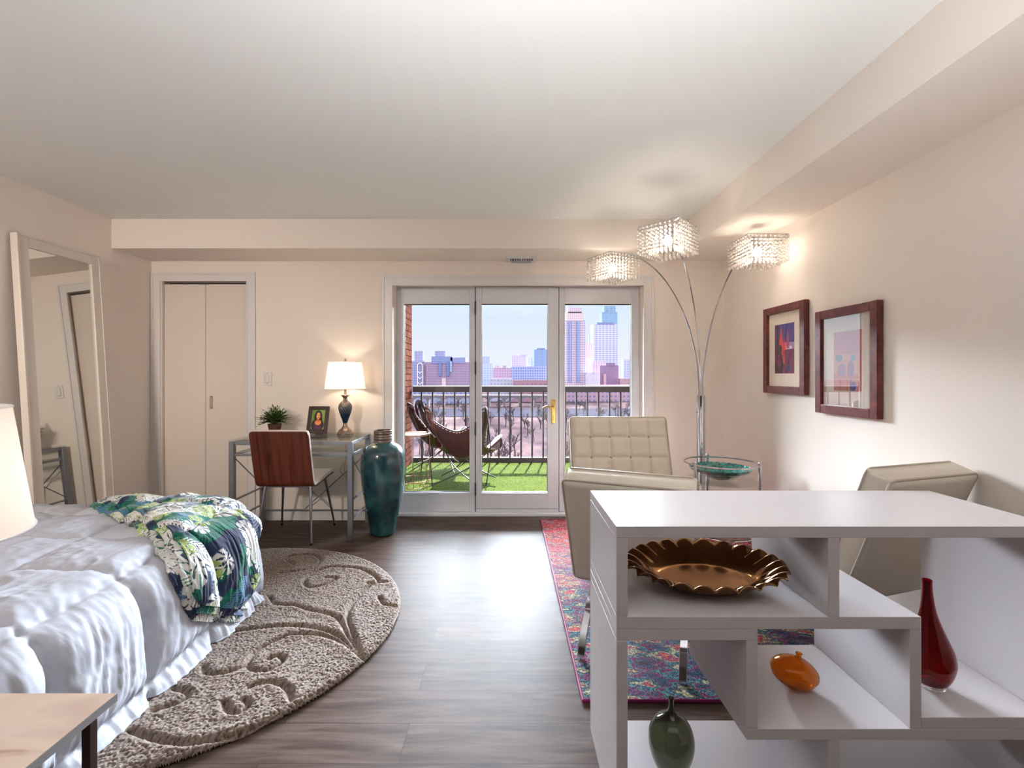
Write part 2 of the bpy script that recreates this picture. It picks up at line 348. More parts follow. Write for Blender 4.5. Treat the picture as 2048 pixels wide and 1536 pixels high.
# ---------------------------------------------------------------- patio door wall
def xd(px): return X(px, YD)
GZ0, GZ1 = Z(985, YD), Z(608, YD)
def panel(name, x0, x1, z0, z1, gx0, gx1, y0, th=.05):
    p = struct(thing(name, None, None, ((x0+x1)/2, y0, 0))); ox = p.location.x
    f = MB()
    f.box(x0-ox, gx0-ox, 0, th, z0, z1); f.box(gx1-ox, x1-ox, 0, th, z0, z1)
    f.box(gx0-ox, gx1-ox, 0, th, z0, GZ0); f.box(gx0-ox, gx1-ox, 0, th, GZ1, z1)
    f.build('sash', M_frame, p, smooth=False, bevel=.003)
    f = MB(); bd = .014                                     # glazing bead, raised
    f.box(gx0-ox-bd, gx1-ox+bd, -.006, .0, GZ1, GZ1+bd); f.box(gx0-ox-bd, gx1-ox+bd, -.006, .0, GZ0-bd, GZ0)
    f.box(gx0-ox-bd, gx0-ox, -.006, .0, GZ0, GZ1); f.box(gx1-ox, gx1-ox+bd, -.006, .0, GZ0, GZ1)
    f.build('glazing_bead', M_frame, p, smooth=False, bevel=.002)
    f = MB(); g_ = .006
    f.box(gx0-ox, gx1-ox, .022, .034, GZ1-g_, GZ1); f.box(gx0-ox, gx1-ox, .022, .034, GZ0, GZ0+g_*.8)
    f.box(gx0-ox, gx0-ox+g_*.6, .022, .034, GZ0, GZ1); f.box(gx1-ox-g_*.6, gx1-ox, .022, .034, GZ0, GZ1)
    f.build('gasket', M_black, p, smooth=False)
    MB().add([(gx0-ox, .028, GZ0), (gx1-ox, .028, GZ0), (gx1-ox, .028, GZ1), (gx0-ox, .028, GZ1)], [(0, 1, 2, 3)]).build('pane', M_pane, p, smooth=False)
    return p
panel('window_1', OX0+.001, xd(950), .03, OZ-.001, xd(808), xd(939), YD)
panel('window_2', xd(1118.5), OX1-.001, .03, OZ-.001, xd(1130), xd(1262), YD)
dr = panel('door_2', xd(952), xd(1117), Z(1016.5, YD), OZ-.004, xd(963.5), xd(1095), YD-.014, .064)
f = MB(); f.box(OX0, OX1, YD-.055, YD+.09, 0, .029)
struct(f.build('trim_4', M_frame, smooth=False, bevel=.006))
f = MB(); f.box(xd(952), xd(1117), YD-.006, YD+.06, .0295, Z(1017.5, YD)); struct(f.build('trim_5', M_frame, smooth=False, bevel=.003))
for px_ in (951, 1117.8): struct(MB().box(xd(px_)-.02, xd(px_)+.02, YD+.052, YD+.085, .03, OZ).build('trim_6' if px_ == 951 else 'trim_7', M_frame, smooth=False))
ox = dr.location.x
for py in (616, 736, 857, 977):
    h = MB(); h.tube([(xd(951)-ox, -.010, Z(py+11, YD)), (xd(951)-ox, -.010, Z(py-11, YD))], .0065, 10)
    h.sphere((xd(951)-ox, -.010, Z(py-12, YD)), .007, 8, 6); h.sphere((xd(951)-ox, -.010, Z(py+12, YD)), .007, 8, 6)
    tag(h.build('hinge', mat('dark_steel_hinge', RGB(70, 72, 84), .4, .8), dr), 'dark steel hinge')
M_brass = mat('brass', RGB(214, 170, 88), .22, 1, var=.05)
hx = xd(1106.5)-ox; h = MB(); h.box(hx-.017, hx+.017, -.008, 0, Z(847, YD), Z(799, YD))
hp = tag(h.build('door_handle', M_brass, dr, bevel=.006, seg=3), 'brass lever handle on a long plate')
h = MB(); zz = Z(814, YD)
h.tube([(hx, -.008, zz), (hx, -.045, zz)], .010, 12); h.tube(catmull([(hx, -.045, zz), (hx-.03, -.05, zz-.002), (hx-.06, -.05, zz+.012), (hx-.10, -.048, zz-.003)], 6), [.009]*12+[.007]*7, 10, flat=.8)
h.tube([(hx, -.007, Z(836, YD)), (hx, -.014, Z(836, YD))], .010, 12); h.box(hx-.004, hx+.004, -.03, -.012, Z(840, YD), Z(832, YD))
h.build('lever', M_brass, hp)
# ---------------------------------------------------------------- small fittings on the walls
def plate(name, label, cat, px, py, rocker=True):
    t_ = thing(name, label, cat, (X(px, YW), YW, Z(py, YW)))
    MB().box(-.036, .036, -.007, 0, -.058, .058).build('cover_plate', M_trim, t_, smooth=False, bevel=.003)
    if rocker:
        g = MB(); g.box(-.017, .017, -.011, -.007, -.033, .033); g.build('rocker', M_trim, t_, smooth=False, bevel=.002)
        g = MB(); g.box(-.018, .018, -.0075, -.0068, -.036, -.033); g.box(-.019, -.0172, -.0075, -.0068, -.036, .034); g.build('slot', mat('switch_shadow_line', RGB(150, 142, 138), .6), t_, smooth=False)  # grey strips paint the rocker's shadow along its lower and left edges
        for z_ in (-.046, .046): MB().sphere((0, -.007, z_), .003, 8, 6).build('screw', M_steel, t_)
    else:
        for z_ in (-.02, .02):
            s_ = MB().lathe([(.0001, -.002), (.016, -.002), (.017, 0)], (0, 0, 0), 20).build('socket', M_trim, t_); s_.rotation_euler = (PI/2, 0, 0); s_.location = (0, -.007, z_)
    return t_
plate('light_switch', 'white rocker light switch between the closet casing and the desk', 'light switch', 535.5, 757.5)
plate('wall_outlet', 'white wall outlet low behind the glass desk', 'outlet', 699, 969, False)
v = thing('air_vent', 'small white slotted air vent on the soffit above the patio door', 'vent', (X(1043, 4.0), 4.03, ZS-.001))
M_vent = mat('vent_white', RGB(225, 225, 225), .4)
g = MB(); g.box(-.128, .128, -.07, .085, -.012, 0); g.build('vent_frame', M_vent, v, smooth=False, bevel=.003)
g = MB()
for k in range(14):
    xx = -.095+k*.0138+(.006 if k > 6 else 0); g.box(xx, xx+.007, -.05, .02, -.0135, -.0122)
g.build('slots', M_dark, v, smooth=False)
g = MB(); g.box(-.085, .085, .03, .07, -.02, -.0122); g.build('damper', mat('vent_damper', RGB(185, 185, 190), .5), v, smooth=False, bevel=.002)
# ---------------------------------------------------------------- leaning mirror
YM0, YM1 = 2.93, 3.533; zt_ = 2.125
mr_ = thing('leaning_mirror', 'tall white framed mirror leaning against the left wall', 'mirror', (-2.895, (YM0+YM1)/2, 0))
Lm = math.hypot(zt_, .135); ang = math.atan2(.135, zt_); hw = (YM1-YM0)/2
def mbox(mb, y0, y1, l0, l1, d0, d1):
    """box in the mirror's plane: y across, l along its length, d depth behind the front face"""
    vs = []
    for d in (d0, d1):
        for (y, l) in ((y0, l0), (y1, l0), (y1, l1), (y0, l1)):
            vs.append((-l*math.sin(ang)-d*math.cos(ang), y, l*math.cos(ang)-d*math.sin(ang)+.014))
    mb.add(vs, [(0, 1, 2, 3), (7, 6, 5, 4), (0, 4, 5, 1), (1, 5, 6, 2), (2, 6, 7, 3), (3, 7, 4, 0)])
g = MB(); fw = .075
mbox(g, -hw, -hw+fw, 0, Lm, 0, .04); mbox(g, hw-fw, hw, 0, Lm, 0, .04); mbox(g, -hw+fw, hw-fw, 0, fw, 0, .04); mbox(g, -hw+fw, hw-fw, Lm-fw, Lm, 0, .04)
M_mf = mat('mirror_frame_white', RGB(226, 216, 206), .35, var=.02)
g.build('frame', M_mf, mr_, smooth=False, bevel=.003)
g = MB(); q = .014
mbox(g, -hw, -hw+q, 0, Lm, -.005, 0); mbox(g, hw-q, hw, 0, Lm, -.005, 0); mbox(g, -hw+q, hw-q, Lm-q, Lm, -.005, 0); mbox(g, -hw+q, hw-q, 0, q, -.005, 0)
g.build('frame_bead', M_mf, mr_, smooth=False, bevel=.002)
g = MB(); mbox(g, -hw+fw-.002, hw-fw+.002, fw-.002, Lm-fw+.002, .012, .02)
g.build('mirror_glass', mat('mirror_silver', (.80, .80, .77, 1), .01, 1, var=0), mr_, smooth=False)
# ---------------------------------------------------------------- bed with comforter
XE, Y0B, Y1B, ZT, RA, HEM = -1.60, 1.27, 2.625, .500, .20, .585
RC = .16
VT = np.random.RandomState(4).rand(64, 64)
def vnoise(x, y, k=0):
    x = np.asarray(x)+17.3*k; y = np.asarray(y)+9.1*k; xi = np.floor(x).astype(int); yi = np.floor(y).astype(int); fx = x-xi; fy = y-yi
    fx = fx*fx*(3-2*fx); fy = fy*fy*(3-2*fy); g = lambda i, j: VT[(xi+i) % 64, (yi+j) % 64]
    return (g(0, 0)*(1-fx)+g(1, 0)*fx)*(1-fy)+(g(0, 1)*(1-fx)+g(1, 1)*fx)*fy
def bed_map(u, v, off=0.0, quilt=True):
    u = np.asarray(u, float); v = np.asarray(v, float)
    qx = np.minimum(u, XE-RC); qy = np.clip(v, Y0B+RC, Y1B-RC)
    dx, dy = u-qx, v-qy; dist = np.hypot(dx, dy)+1e-9; nx, ny = dx/dist, dy/dist
    d = np.maximum(dist-RC, 0); d = np.minimum(d, HEM)
    px = np.where(dist > RC, qx+nx*RC, u); py = np.where(dist > RC, qy+ny*RC, v)
    th = np.minimum(d/RA, PI/2); e = np.maximum(d-RA*PI/2, 0)
    ox_ = RA*np.sin(th)+e*.17; oz = -RA*(1-np.cos(th))-e
    N = np.stack([nx*np.sin(th), ny*np.sin(th), np.cos(th)], -1)
    P = np.stack([px+nx*ox_, py+ny*ox_, ZT+oz], -1)
    # quilting: puffed boxes with stitched seams
    a = (u-XE-.10+.02*np.sin(v*3.1))/.42; c = (v-1.80+.015*np.sin(u*5.3))/.372
    sa = np.abs(np.sin(PI*a)); sc = np.abs(np.sin(PI*c))
    puff = (sa**2.2/(sa**2.2+.06))*(sc**2.2/(sc**2.2+.05))*1.06
    amp = .042
    wr = np.zeros_like(u)
    tt = v*1.0+u*.15
    side = smoothstep(.05, .25, d)
    rdg = lambda x, y, k: 1-np.abs(2*vnoise(x, y, k)-1)**.8
    low = smoothstep(.12, .42, d)
    wr += side*(.022*(rdg(tt*17, d*3.2, 1)-.5)*low*(.35+.9*vnoise(tt*4, d*3, 2))+.011*(rdg(tt*38, d*6+tt*3, 3)-.5)*(.3+.7*low)+.005*(rdg(tt*80, d*15, 4)-.5))
    top = 1-side
    wr += top*(.016*(rdg(u*3.5+v*5, u*9-v*4, 5)-.5)+.008*(rdg(u*9+v*14, u*20-v*7, 6)-.5)+.003*(rdg(u*30, v*34, 7)-.5))
    nearseam = np.exp(-(sc/.22)**2)+np.exp(-(sa/.22)**2)
    wr += .0035*nearseam*np.sin(u*95+1.5*np.sin(v*31))*np.sin(v*88+1.2*np.sin(u*37))
    hh = (puff*amp*(.42+.58*side)-.010*np.exp(-(sc/.10)**2)-.008*np.exp(-(sa/.09)**2)+wr+.010 if quilt else puff*amp*.6)+off
    P = P+N*hh[..., None]
    P[..., 2] = np.maximum(P[..., 2], .034+off*.5)
    return P, d
bed = thing('bed', 'low bed under a white quilted comforter at the left wall', 'bed', (-2.2, 2.0, 0))
bl = np.array(bed.location)
us = np.arange(XL+.035, XE+HEM+RC+.02, .008); vs2 = np.arange(Y0B-HEM-.02, Y1B+HEM+.02, .008)
U, Vv = np.meshgrid(us, vs2, indexing='ij'); P, D_ = bed_map(U, Vv)
qx = np.minimum(U, XE-RC); qy = np.clip(Vv, Y0B+RC, Y1B-RC); dist = np.hypot(U-qx, Vv-qy)-RC
fc = gridfaces(len(us), len(vs2)); keep = (dist.ravel()[fc] <= HEM+.004).any(1); fc = fc[keep]
used = np.unique(fc); remap = -np.ones(U.size, int); remap[used] = np.arange(len(used))
M_comf = mat('comforter_cotton', RGB(186, 189, 200), .6, var=.01, scale=6, bump=.35, bscale=45, spec=.25, stretch=(1, 1, 1))
cf = npmesh('comforter', P.reshape(-1, 3)[used]-bl, remap[fc], M_comf, bed)
cf.modifiers.new('thick', 'SOLIDIFY').thickness = .004
g = MB(); g.box(XL+.04-bl[0], XE-.02-bl[0], Y0B+.04-bl[1], Y1B-.04-bl[1], .30, ZT-.03); g.build('mattress', mat('mattress', RGB(230, 228, 225), .8), bed, bevel=.04, seg=3)
g = MB(); g.box(XL+.04-bl[0], XE-.05-bl[0], Y0B+.06-bl[1], Y1B-.06-bl[1], .036, .299); g.build('bed_base', mat('bed_base', RGB(180, 176, 172), .8), bed, bevel=.02)
# ---------------------------------------------------------------- throw blanket with tropical leaves
rng = random.Random(11)
NAVY, WHT, LIME, EMER, BLUE, GREY = [np.array(RGB(*c)[:3]) for c in ((34, 46, 74), (226, 226, 222), (176, 196, 118), (8, 112, 84), (88, 128, 168), (128, 138, 160))]
leaves = []
for k in range(520):
    cx_, cy_ = rng.uniform(-2.45, -.75), rng.uniform(1.8, 3.1); kind = rng.choice('mmmmppppb'); 
    colr = {'m': rng.choice([WHT, WHT, WHT, WHT, LIME, LIME]), 'p': rng.choice([EMER, BLUE, WHT, WHT, GREY, EMER]), 'b': EMER}[kind]
    leaves.append((cx_, cy_, rng.uniform(0, 2*PI), rng.uniform(.050, .078) if kind == 'm' else rng.uniform(.07, .12), kind, colr, rng.random()*6))
leaves = leaves[:430]; leaves.sort(key=lambda l: {'b': 0, 'p': 1, 'm': 2}[l[4]]*1.0+((l[6]*7) % 1)*1.2)
def leafcol(u, v):
    C_ = np.tile(NAVY, (u.size, 1)).reshape(u.shape+(3,)).copy()
    for cx_, cy_, an, Lf, kind, colr, ph in leaves:
        x = (u-cx_)*math.cos(an)+(v-cy_)*math.sin(an); y = -(u-cx_)*math.sin(an)+(v-cy_)*math.cos(an)
        if kind == 'm':
            r = np.hypot(x, y); th = np.arctan2(y, x)
            R = Lf*(.78+.22*np.cos(th))*(1-.18*(np.cos(th) < -.8))
            notch = (np.sin(th*9+ph) > .62) & (r > R*.38)
            m_ = (r < R) & ~notch & ~((np.abs(y) < .0022) & (x > -Lf*.6))
            holes = (np.abs(np.sin(th*4.5+ph)) > .93) & (r > R*.25) & (r < R*.62)
            m_ &= ~holes
        elif kind == 'p':
            wd = Lf*.34*np.sqrt(np.clip(1-(x/Lf)**2, 0, 1)); m_ = (np.abs(x) < Lf) & (np.abs(y) < wd)
            m_ &= (np.sin((x-np.abs(y)*.9)*2*PI/.0135) > -.25) | (np.abs(y) < .002)
        else:
            m_ = ((x/Lf)**2+(y/(Lf*.6))**2 < 1+.25*np.sin(np.arctan2(y, x)*7)) & (np.sin(np.arctan2(y, x)*26+x*60) > -.55)
        if kind == 'm':
            sh = (np.clip(.86+.14*np.cos(np.hypot(x, y)/Lf*3), .7, 1))[..., None]
            C_ = np.where(m_[..., None], colr*sh, C_)
        else: C_ = np.where(m_[..., None], colr, C_)
    return C_
def poly(pts, n):
    pts = catmull([(p[0], p[1], 0) for p in pts], 24); a = np.array([(p.x, p.y) for p in pts])
    s_ = np.r_[0, np.cumsum(np.hypot(*np.diff(a, axis=0).T))]; q_ = np.linspace(0, s_[-1], n)
    return np.stack([np.interp(q_, s_, a[:, 0]), np.interp(q_, s_, a[:, 1])], 1)
Lb = [(-2.27, 2.67), (-1.90, 2.42), (-1.60, 2.19), (-1.44, 2.06), (-1.34, 1.99), (-1.26, 2.02)]
Rb = [(-2.10, 2.98), (-1.85, 2.98), (-1.60, 2.90), (-1.46, 2.74), (-1.35, 2.59), (-1.22, 2.47), (-1.07, 2.37)]
NA, NB = 420, 300
Vall, Fall, Call = [], [], []; base = 0
for layer in range(3):
    sh = layer*.032
    l_ = poly([(p[0]-sh*.55, p[1]-sh*.75) for p in Lb[:-1]]+[(Lb[-1][0]+sh*.9, Lb[-1][1]-sh*.3)], NA); r_ = poly(Rb[:-1]+[(Rb[-1][0]+sh*.55, Rb[-1][1]-sh*.9)], NA)
    tb = np.linspace(0, 1, NB)[None, :, None]; G = l_[:, None, :]*(1-tb)+r_[:, None, :]*tb
    ta = np.linspace(0, 1, NA)[:, None]
    u, v_ = G[..., 0], G[..., 1]
    tb2 = np.linspace(0, 1, NB)[None, :]
    ed = np.minimum(np.minimum(tb2*.5, (1-ta)*.8), (1-tb2)*.5)          # distance to an edge, in metres or so
    roll = -.010*(1-smoothstep(0, .03, ed))
    off = .052-.017*layer+roll+.004*np.sin(u*23+v_*14)+.003*np.sin(v_*41-u*13)
    P, _ = bed_map(u, v_, 0); Pn, _ = bed_map(u, v_, .01)
    nrm = (Pn-P)/.01; P = P+nrm*off[..., None]
    colr = leafcol(u+.13*layer, v_-.07*layer) if layer else leafcol(u, v_)
    Vall.append(P.reshape(-1, 3)); Call.append(colr.reshape(-1, 3)); Fall.append(gridfaces(NA, NB)+base); base += NA*NB
P = np.concatenate(Vall); cen = np.array([-1.5, 2.4, .5])
bk = npmesh('throw_blanket', P-cen, np.concatenate(Fall), col_mat('fleece_print', .85, .15, .05, 500, sheen=.3), None, np.concatenate(Call))
bk.location = cen; sd = bk.modifiers.new('thick', 'SOLIDIFY'); sd.thickness = .011; sd.offset = 0
tag(bk, 'folded fleece throw with green and white tropical leaves over the bed corner', 'blanket')
# ---------------------------------------------------------------- round carved shag rug
RCX, RCY, RR = -1.56, 2.395, 1.0
n = 620; gx = np.linspace(-RR, RR, n); GX, GY = np.meshgrid(gx, gx, indexing='ij')
grooves_px = [
 [(1160, 765), (1350, 740), (1480, 735), (1620, 755), (1720, 800), (1800, 880)],
 [(1800, 870), (1740, 700), (1760, 620), (1840, 540), (1890, 505), (1840, 465), (1780, 445), (1650, 440), (1560, 470), (1520, 510), (1545, 540), (1600, 535), (1660, 510), (1680, 495), (1630, 492)],
 [(1350, 590), (1380, 625), (1480, 632), (1550, 655), (1680, 690), (1740, 780), (1800, 880)],
 [(1400, 470), (1540, 450), (1600, 410), (1570, 380), (1460, 382), (1430, 400), (1470, 425)],
 [(1450, 775), (1350, 820), (1280, 860), (1240, 910), (1260, 955), (1340, 955), (1410, 910), (1390, 885), (1345, 900)],
 [(1020, 940), (1030, 970), (1100, 975), (1200, 945), (1240, 915)],
 [(1120, 1115), (1140, 1160), (1200, 1165), (1240, 1130), (1220, 1105)], [(1250, 1040), (1310, 1020), (1380, 1020), (1440, 1055), (1452, 1100)],
 [(660, 1262), (800, 1308), (950, 1320), (1100, 1290), (1250, 1250), (1400, 1190)],
 [(1450, 775), (1600, 780), (1720, 820), (1810, 890)], [(1895, 590), (1920, 625), (1975, 635)], [(870, 1050), (930, 1065), (935, 1090), (890, 1120), (770, 1160)],
 [(1840, 520), (1930, 515)]]
segs = []
for gl in grooves_px:
    pts = [FL(x*.4004, y*.4004+960, .02) for x, y in gl]; pts = [(p.x, p.y) for p in catmull([(a-RCX, b_-RCY, 0) for a, b_ in pts], 6)]
    segs += list(zip(pts[:-1], pts[1:]))
for c_, r0 in (((-.62, -.25), .22), ((-.55, .45), .26)):      # two swirls under the bed side
    pts = [(c_[0]+r0*(1-k/40)*math.cos(k*.3), c_[1]+r0*(1-k/40)*math.sin(k*.3)) for k in range(36)]; segs += list(zip(pts[:-1], pts[1:]))
dmin = np.full(GX.shape, 9.0)
for (ax, ay), (bx, by) in segs:
    ex, ey = bx-ax, by-ay; ll = ex*ex+ey*ey+1e-12; t_ = np.clip(((GX-ax)*ex+(GY-ay)*ey)/ll, 0, 1)
    dmin = np.minimum(dmin, np.hypot(GX-ax-t_*ex, GY-ay-t_*ey))
rad = np.hypot(GX, GY)
hgt = .027*np.clip(1-(np.clip((rad-(RR-.03))/.03, 0, 1))**2, 0, 1)**.5
gv = np.exp(-(dmin/.0115)**2); hgt = hgt*(1-.80*gv)+.003*np.exp(-((dmin-.03)/.02)**2)*(rad < RR-.04)
rn = np.random.rand(n, n); rn2 = (rn+np.roll(rn, 1, 0)+np.roll(rn, 1, 1)+np.roll(np.roll(rn, 1, 0), 1, 1))/4
hgt = np.maximum(hgt+(rn2-.5)*.012*(hgt > .004), .0015)
basec = np.array(RGB(150, 132, 120)[:3]); darkc = np.array(RGB(80, 66, 57)[:3])
tcol = np.clip(.68+(rn2-.5)*2.6, 0, 1)[..., None]
colr = basec*tcol+darkc*(1-tcol)
pos = np.stack([GX, GY, hgt], -1).reshape(-1, 3); fc = gridfaces(n, n); keep = (rad.ravel()[fc] < RR).all(1); fc = fc[keep]
used = np.unique(fc); remap = -np.ones(n*n, int); remap[used] = np.arange(len(used))
rg = npmesh('round_rug', pos[used], remap[fc], col_mat('shag_pile', .95, .1, .22, 420, sheen=.4), None, colr.reshape(-1, 3)[used]); rg.location = (RCX, RCY, .001)
tag(rg, 'round beige shag rug with carved swirls beside the bed', 'rug')
# ---------------------------------------------------------------- multicoloured area rug
rx0, rx1, ry0, ry1 = .285, 1.80, 1.81, 4.10
m, nt, b = nodes('colour_rug_pile'); L = nt.links; t = nt.nodes.new('ShaderNodeTexCoord')
def noise(sc, stretch, loc=(0, 0, 0), det=4):
    mp = nt.nodes.new('ShaderNodeMapping'); mp.inputs['Scale'].default_value = stretch; mp.inputs['Location'].default_value = loc; L.new(t.outputs['Object'], mp.inputs[0])
    n_ = nt.nodes.new('ShaderNodeTexNoise'); n_.inputs['Scale'].default_value = sc; n_.inputs['Detail'].default_value = det; L.new(mp.outputs[0], n_.inputs[0]); return n_.outputs[0]
def ramp(stops, src, const=False):
    r = nt.nodes.new('ShaderNodeValToRGB'); e = r.color_ramp.elements; e[0].position, e[0].color = stops[0]; e[1].position, e[1].color = stops[-1]
    for p, c in stops[1:-1]: q = e.new(p); q.color = c
    if const: r.color_ramp.interpolation = 'CONSTANT'
    L.new(src, r.inputs[0]); return r.outputs[0]
cool = ramp([(.30, RGB(30, 28, 62)), (.38, RGB(28, 74, 110)), (.44, RGB(120, 22, 84)), (.49, RGB(60, 130, 140)), (.53, RGB(34, 40, 84)), (.58, RGB(176, 178, 140)), (.63, RGB(150, 24, 92)), (.68, RGB(214, 106, 58)), (.76, RGB(60, 120, 130))], noise(8, (1, 1.9, 1), (0, 0, 0), 3))
warm = ramp([(.30, RGB(150, 20, 90)), (.38, RGB(222, 96, 60)), (.45, RGB(200, 30, 104)), (.50, RGB(232, 150, 120)), (.54, RGB(70, 28, 86)), (.60, RGB(226, 90, 50)), (.66, RGB(120, 150, 170)), (.74, RGB(214, 40, 110))], noise(9, (1, 2.1, 1), (3, 1, 0), 3))
sx = nt.nodes.new('ShaderNodeSeparateXYZ'); L.new(t.outputs['Object'], sx.inputs[0])
ma = nt.nodes.new('ShaderNodeMapRange'); ma.inputs[1].default_value = .45; ma.inputs[2].default_value = 2.0; L.new(sx.outputs['Y'], ma.inputs[0])
ad = nt.nodes.new('ShaderNodeMath'); ad.operation = 'ADD'; L.new(ma.outputs[0], ad.inputs[0])
nn = nt.nodes.new('ShaderNodeMath'); nn.operation = 'MULTIPLY_ADD'; nn.inputs[1].default_value = 1.6; nn.inputs[2].default_value = -.8; L.new(noise(3, (1, 2, 1), (7, 2, 0)), nn.inputs[0]); L.new(nn.outputs[0], ad.inputs[1])
mx = nt.nodes.new('ShaderNodeMix'); mx.data_type = 'RGBA'; L.new(ad.outputs[0], mx.inputs[0]); L.new(cool, mx.inputs[6]); L.new(warm, mx.inputs[7]); mx.clamp_factor = True
sp2 = ramp([(.40, (.30, .30, .34, 1)), (.52, (1, 1, 1, 1)), (.62, (1.25, 1.25, 1.2, 1))], noise(95, (1.6, .8, 1), (0, 0, 0), 2))
m2 = nt.nodes.new('ShaderNodeMix'); m2.data_type = 'RGBA'; m2.blend_type = 'MULTIPLY'; m2.inputs[0].default_value = 1; L.new(mx.outputs[2], m2.inputs[6]); L.new(sp2, m2.inputs[7]); L.new(m2.outputs[2], b.inputs['Base Color'])
b.inputs['Roughness'].default_value = .9
bp = nt.nodes.new('ShaderNodeBump'); bp.inputs['Strength'].default_value = .8; bp.inputs['Distance'].default_value = .004; L.new(sp2, bp.inputs['Height']); L.new(bp.outputs[0], b.inputs['Normal'])
ar = thing('area_rug', 'multicoloured magenta, teal and orange rug under the cream chairs', 'rug', (rx0, ry0, 0))
MB().box(.008, rx1-rx0-.008, .008, ry1-ry0-.008, .0005, .012).build('pile', m, ar, smooth=False)
g = MB(); wx, wy = rx1-rx0, ry1-ry0
g.tube([(.006, .006, .008), (wx-.006, .006, .008), (wx-.006, wy-.006, .008), (.006, wy-.006, .008)], .007, 8, closed=True)
tag(g.build('binding', mat('magenta_binding', RGB(134, 22, 82), .7), ar), 'magenta bound edge')
# ---------------------------------------------------------------- glass desk
YF, YK = 3.615, 4.065
dx0, dx1 = -2.09, -1.191; ZD = .765
dk = thing('glass_desk', 'silver metal desk with a glass top against the window wall', 'desk', ((dx0+dx1)/2, (YF+YK)/2, 0)); o_ = dk.location
M_dg = glass_mat('desk_glass', (.94, .97, .96), .8); M_dm = mat('silver_painted_steel', RGB(150, 152, 160), .35, .7, var=.03)
lw = .038
def leg(x, y, nm='leg'): MB().box(x-lw/2-o_.x, x+lw/2-o_.x, y-lw/2-o_.y, y+lw/2-o_.y, 0, ZD-.012).build(nm, M_dm, dk, smooth=False, bevel=.003)
for x in (dx0, dx1):
    for y in (YF, YK): leg(x, y)
def lb(a, b, w_, h_, nm, mt=M_dm):
    g = MB(); g.bar(Vector(a)-o_, Vector(b)-o_, w_, h_); return g.build(nm, mt, dk, smooth=False, bevel=.002)
for y in (YF, YK): lb((dx0+lw/2, y, ZD-.027), (dx1-lw/2, y, ZD-.027), .022, .026, 'apron_rail')
for x in (dx0, dx1): lb((x, YF+lw/2, ZD-.027), (x, YK-lw/2, ZD-.027), .022, .026, 'side_rail')
lb((dx0+lw/2, YF, .65), (dx1-lw/2, YF, .65), .014, .020, 'shelf_rail')
for x in (dx0, dx1):
    lb((x, YF+lw/2, .65), (x, YK-lw/2, .65), .018, .022, 'shelf_rail')
    for zz in (.30, .155): lb((x, YF+lw/2, zz), (x, YK-lw/2, zz), .014, .014, 'side_bar')
lb((dx0+lw/2, YK, .105), (dx1-lw/2, YK, .105), .012, .012, 'back_bar')
mxd = X(636, YK)
for s_ in (1, -1):
    g = MB(); g.tube([Vector((mxd-s_*.115, YK+.008, .112))-o_, Vector((mxd+s_*.43, YK+.008, .60))-o_], .0045, 8); g.build('cross_brace', M_dm, dk)
for x in (dx0, dx1):
    g = MB(); g.tube([Vector((x, YF, .645))-o_, Vector((x, YK, .31))-o_], .004, 8); g.build('side_brace', M_dm, dk)
MB().box(dx0-lw/2-o_.x, dx1+lw/2-o_.x, YF-lw/2-o_.y, YK+lw/2-o_.y, ZD-.011, ZD).build('glass_top', M_dg, dk, smooth=False, bevel=.002)
MB().box(dx0+lw/2-o_.x, dx1-lw/2-o_.x, YF+.012-o_.y, YK-lw/2-o_.y, .662, .668).build('glass_shelf', M_dg, dk, smooth=False)
# lamp cord bundled behind the desk
cpts = [(X(700, YW), YW-.02, Z(962, YW)), (X(694, YW), YW-.03, Z(950, YW)), (X(698, YW), YW-.03, Z(938, YW)), (X(690, YW), YW-.03, Z(925, YW)), (X(683, YW), YW-.03, Z(940, YW)),
        (X(690, YW), YW-.03, Z(948, YW)), (X(697, YW), YW-.025, Z(955, YW)), (X(690, YW), YW-.03, Z(935, YW)), (X(694, YW), YW-.028, Z(915, YW)), (X(692, YW), YW-.02, Z(880, YW))]
g = MB(); g.tube(catmull(cpts, 8), .0035, 6); tag(g.build('lamp_cord', mat('clear_gold_cord', RGB(196, 170, 140), .4)), 'thin looped lamp cord hanging behind the glass desk', 'cord')
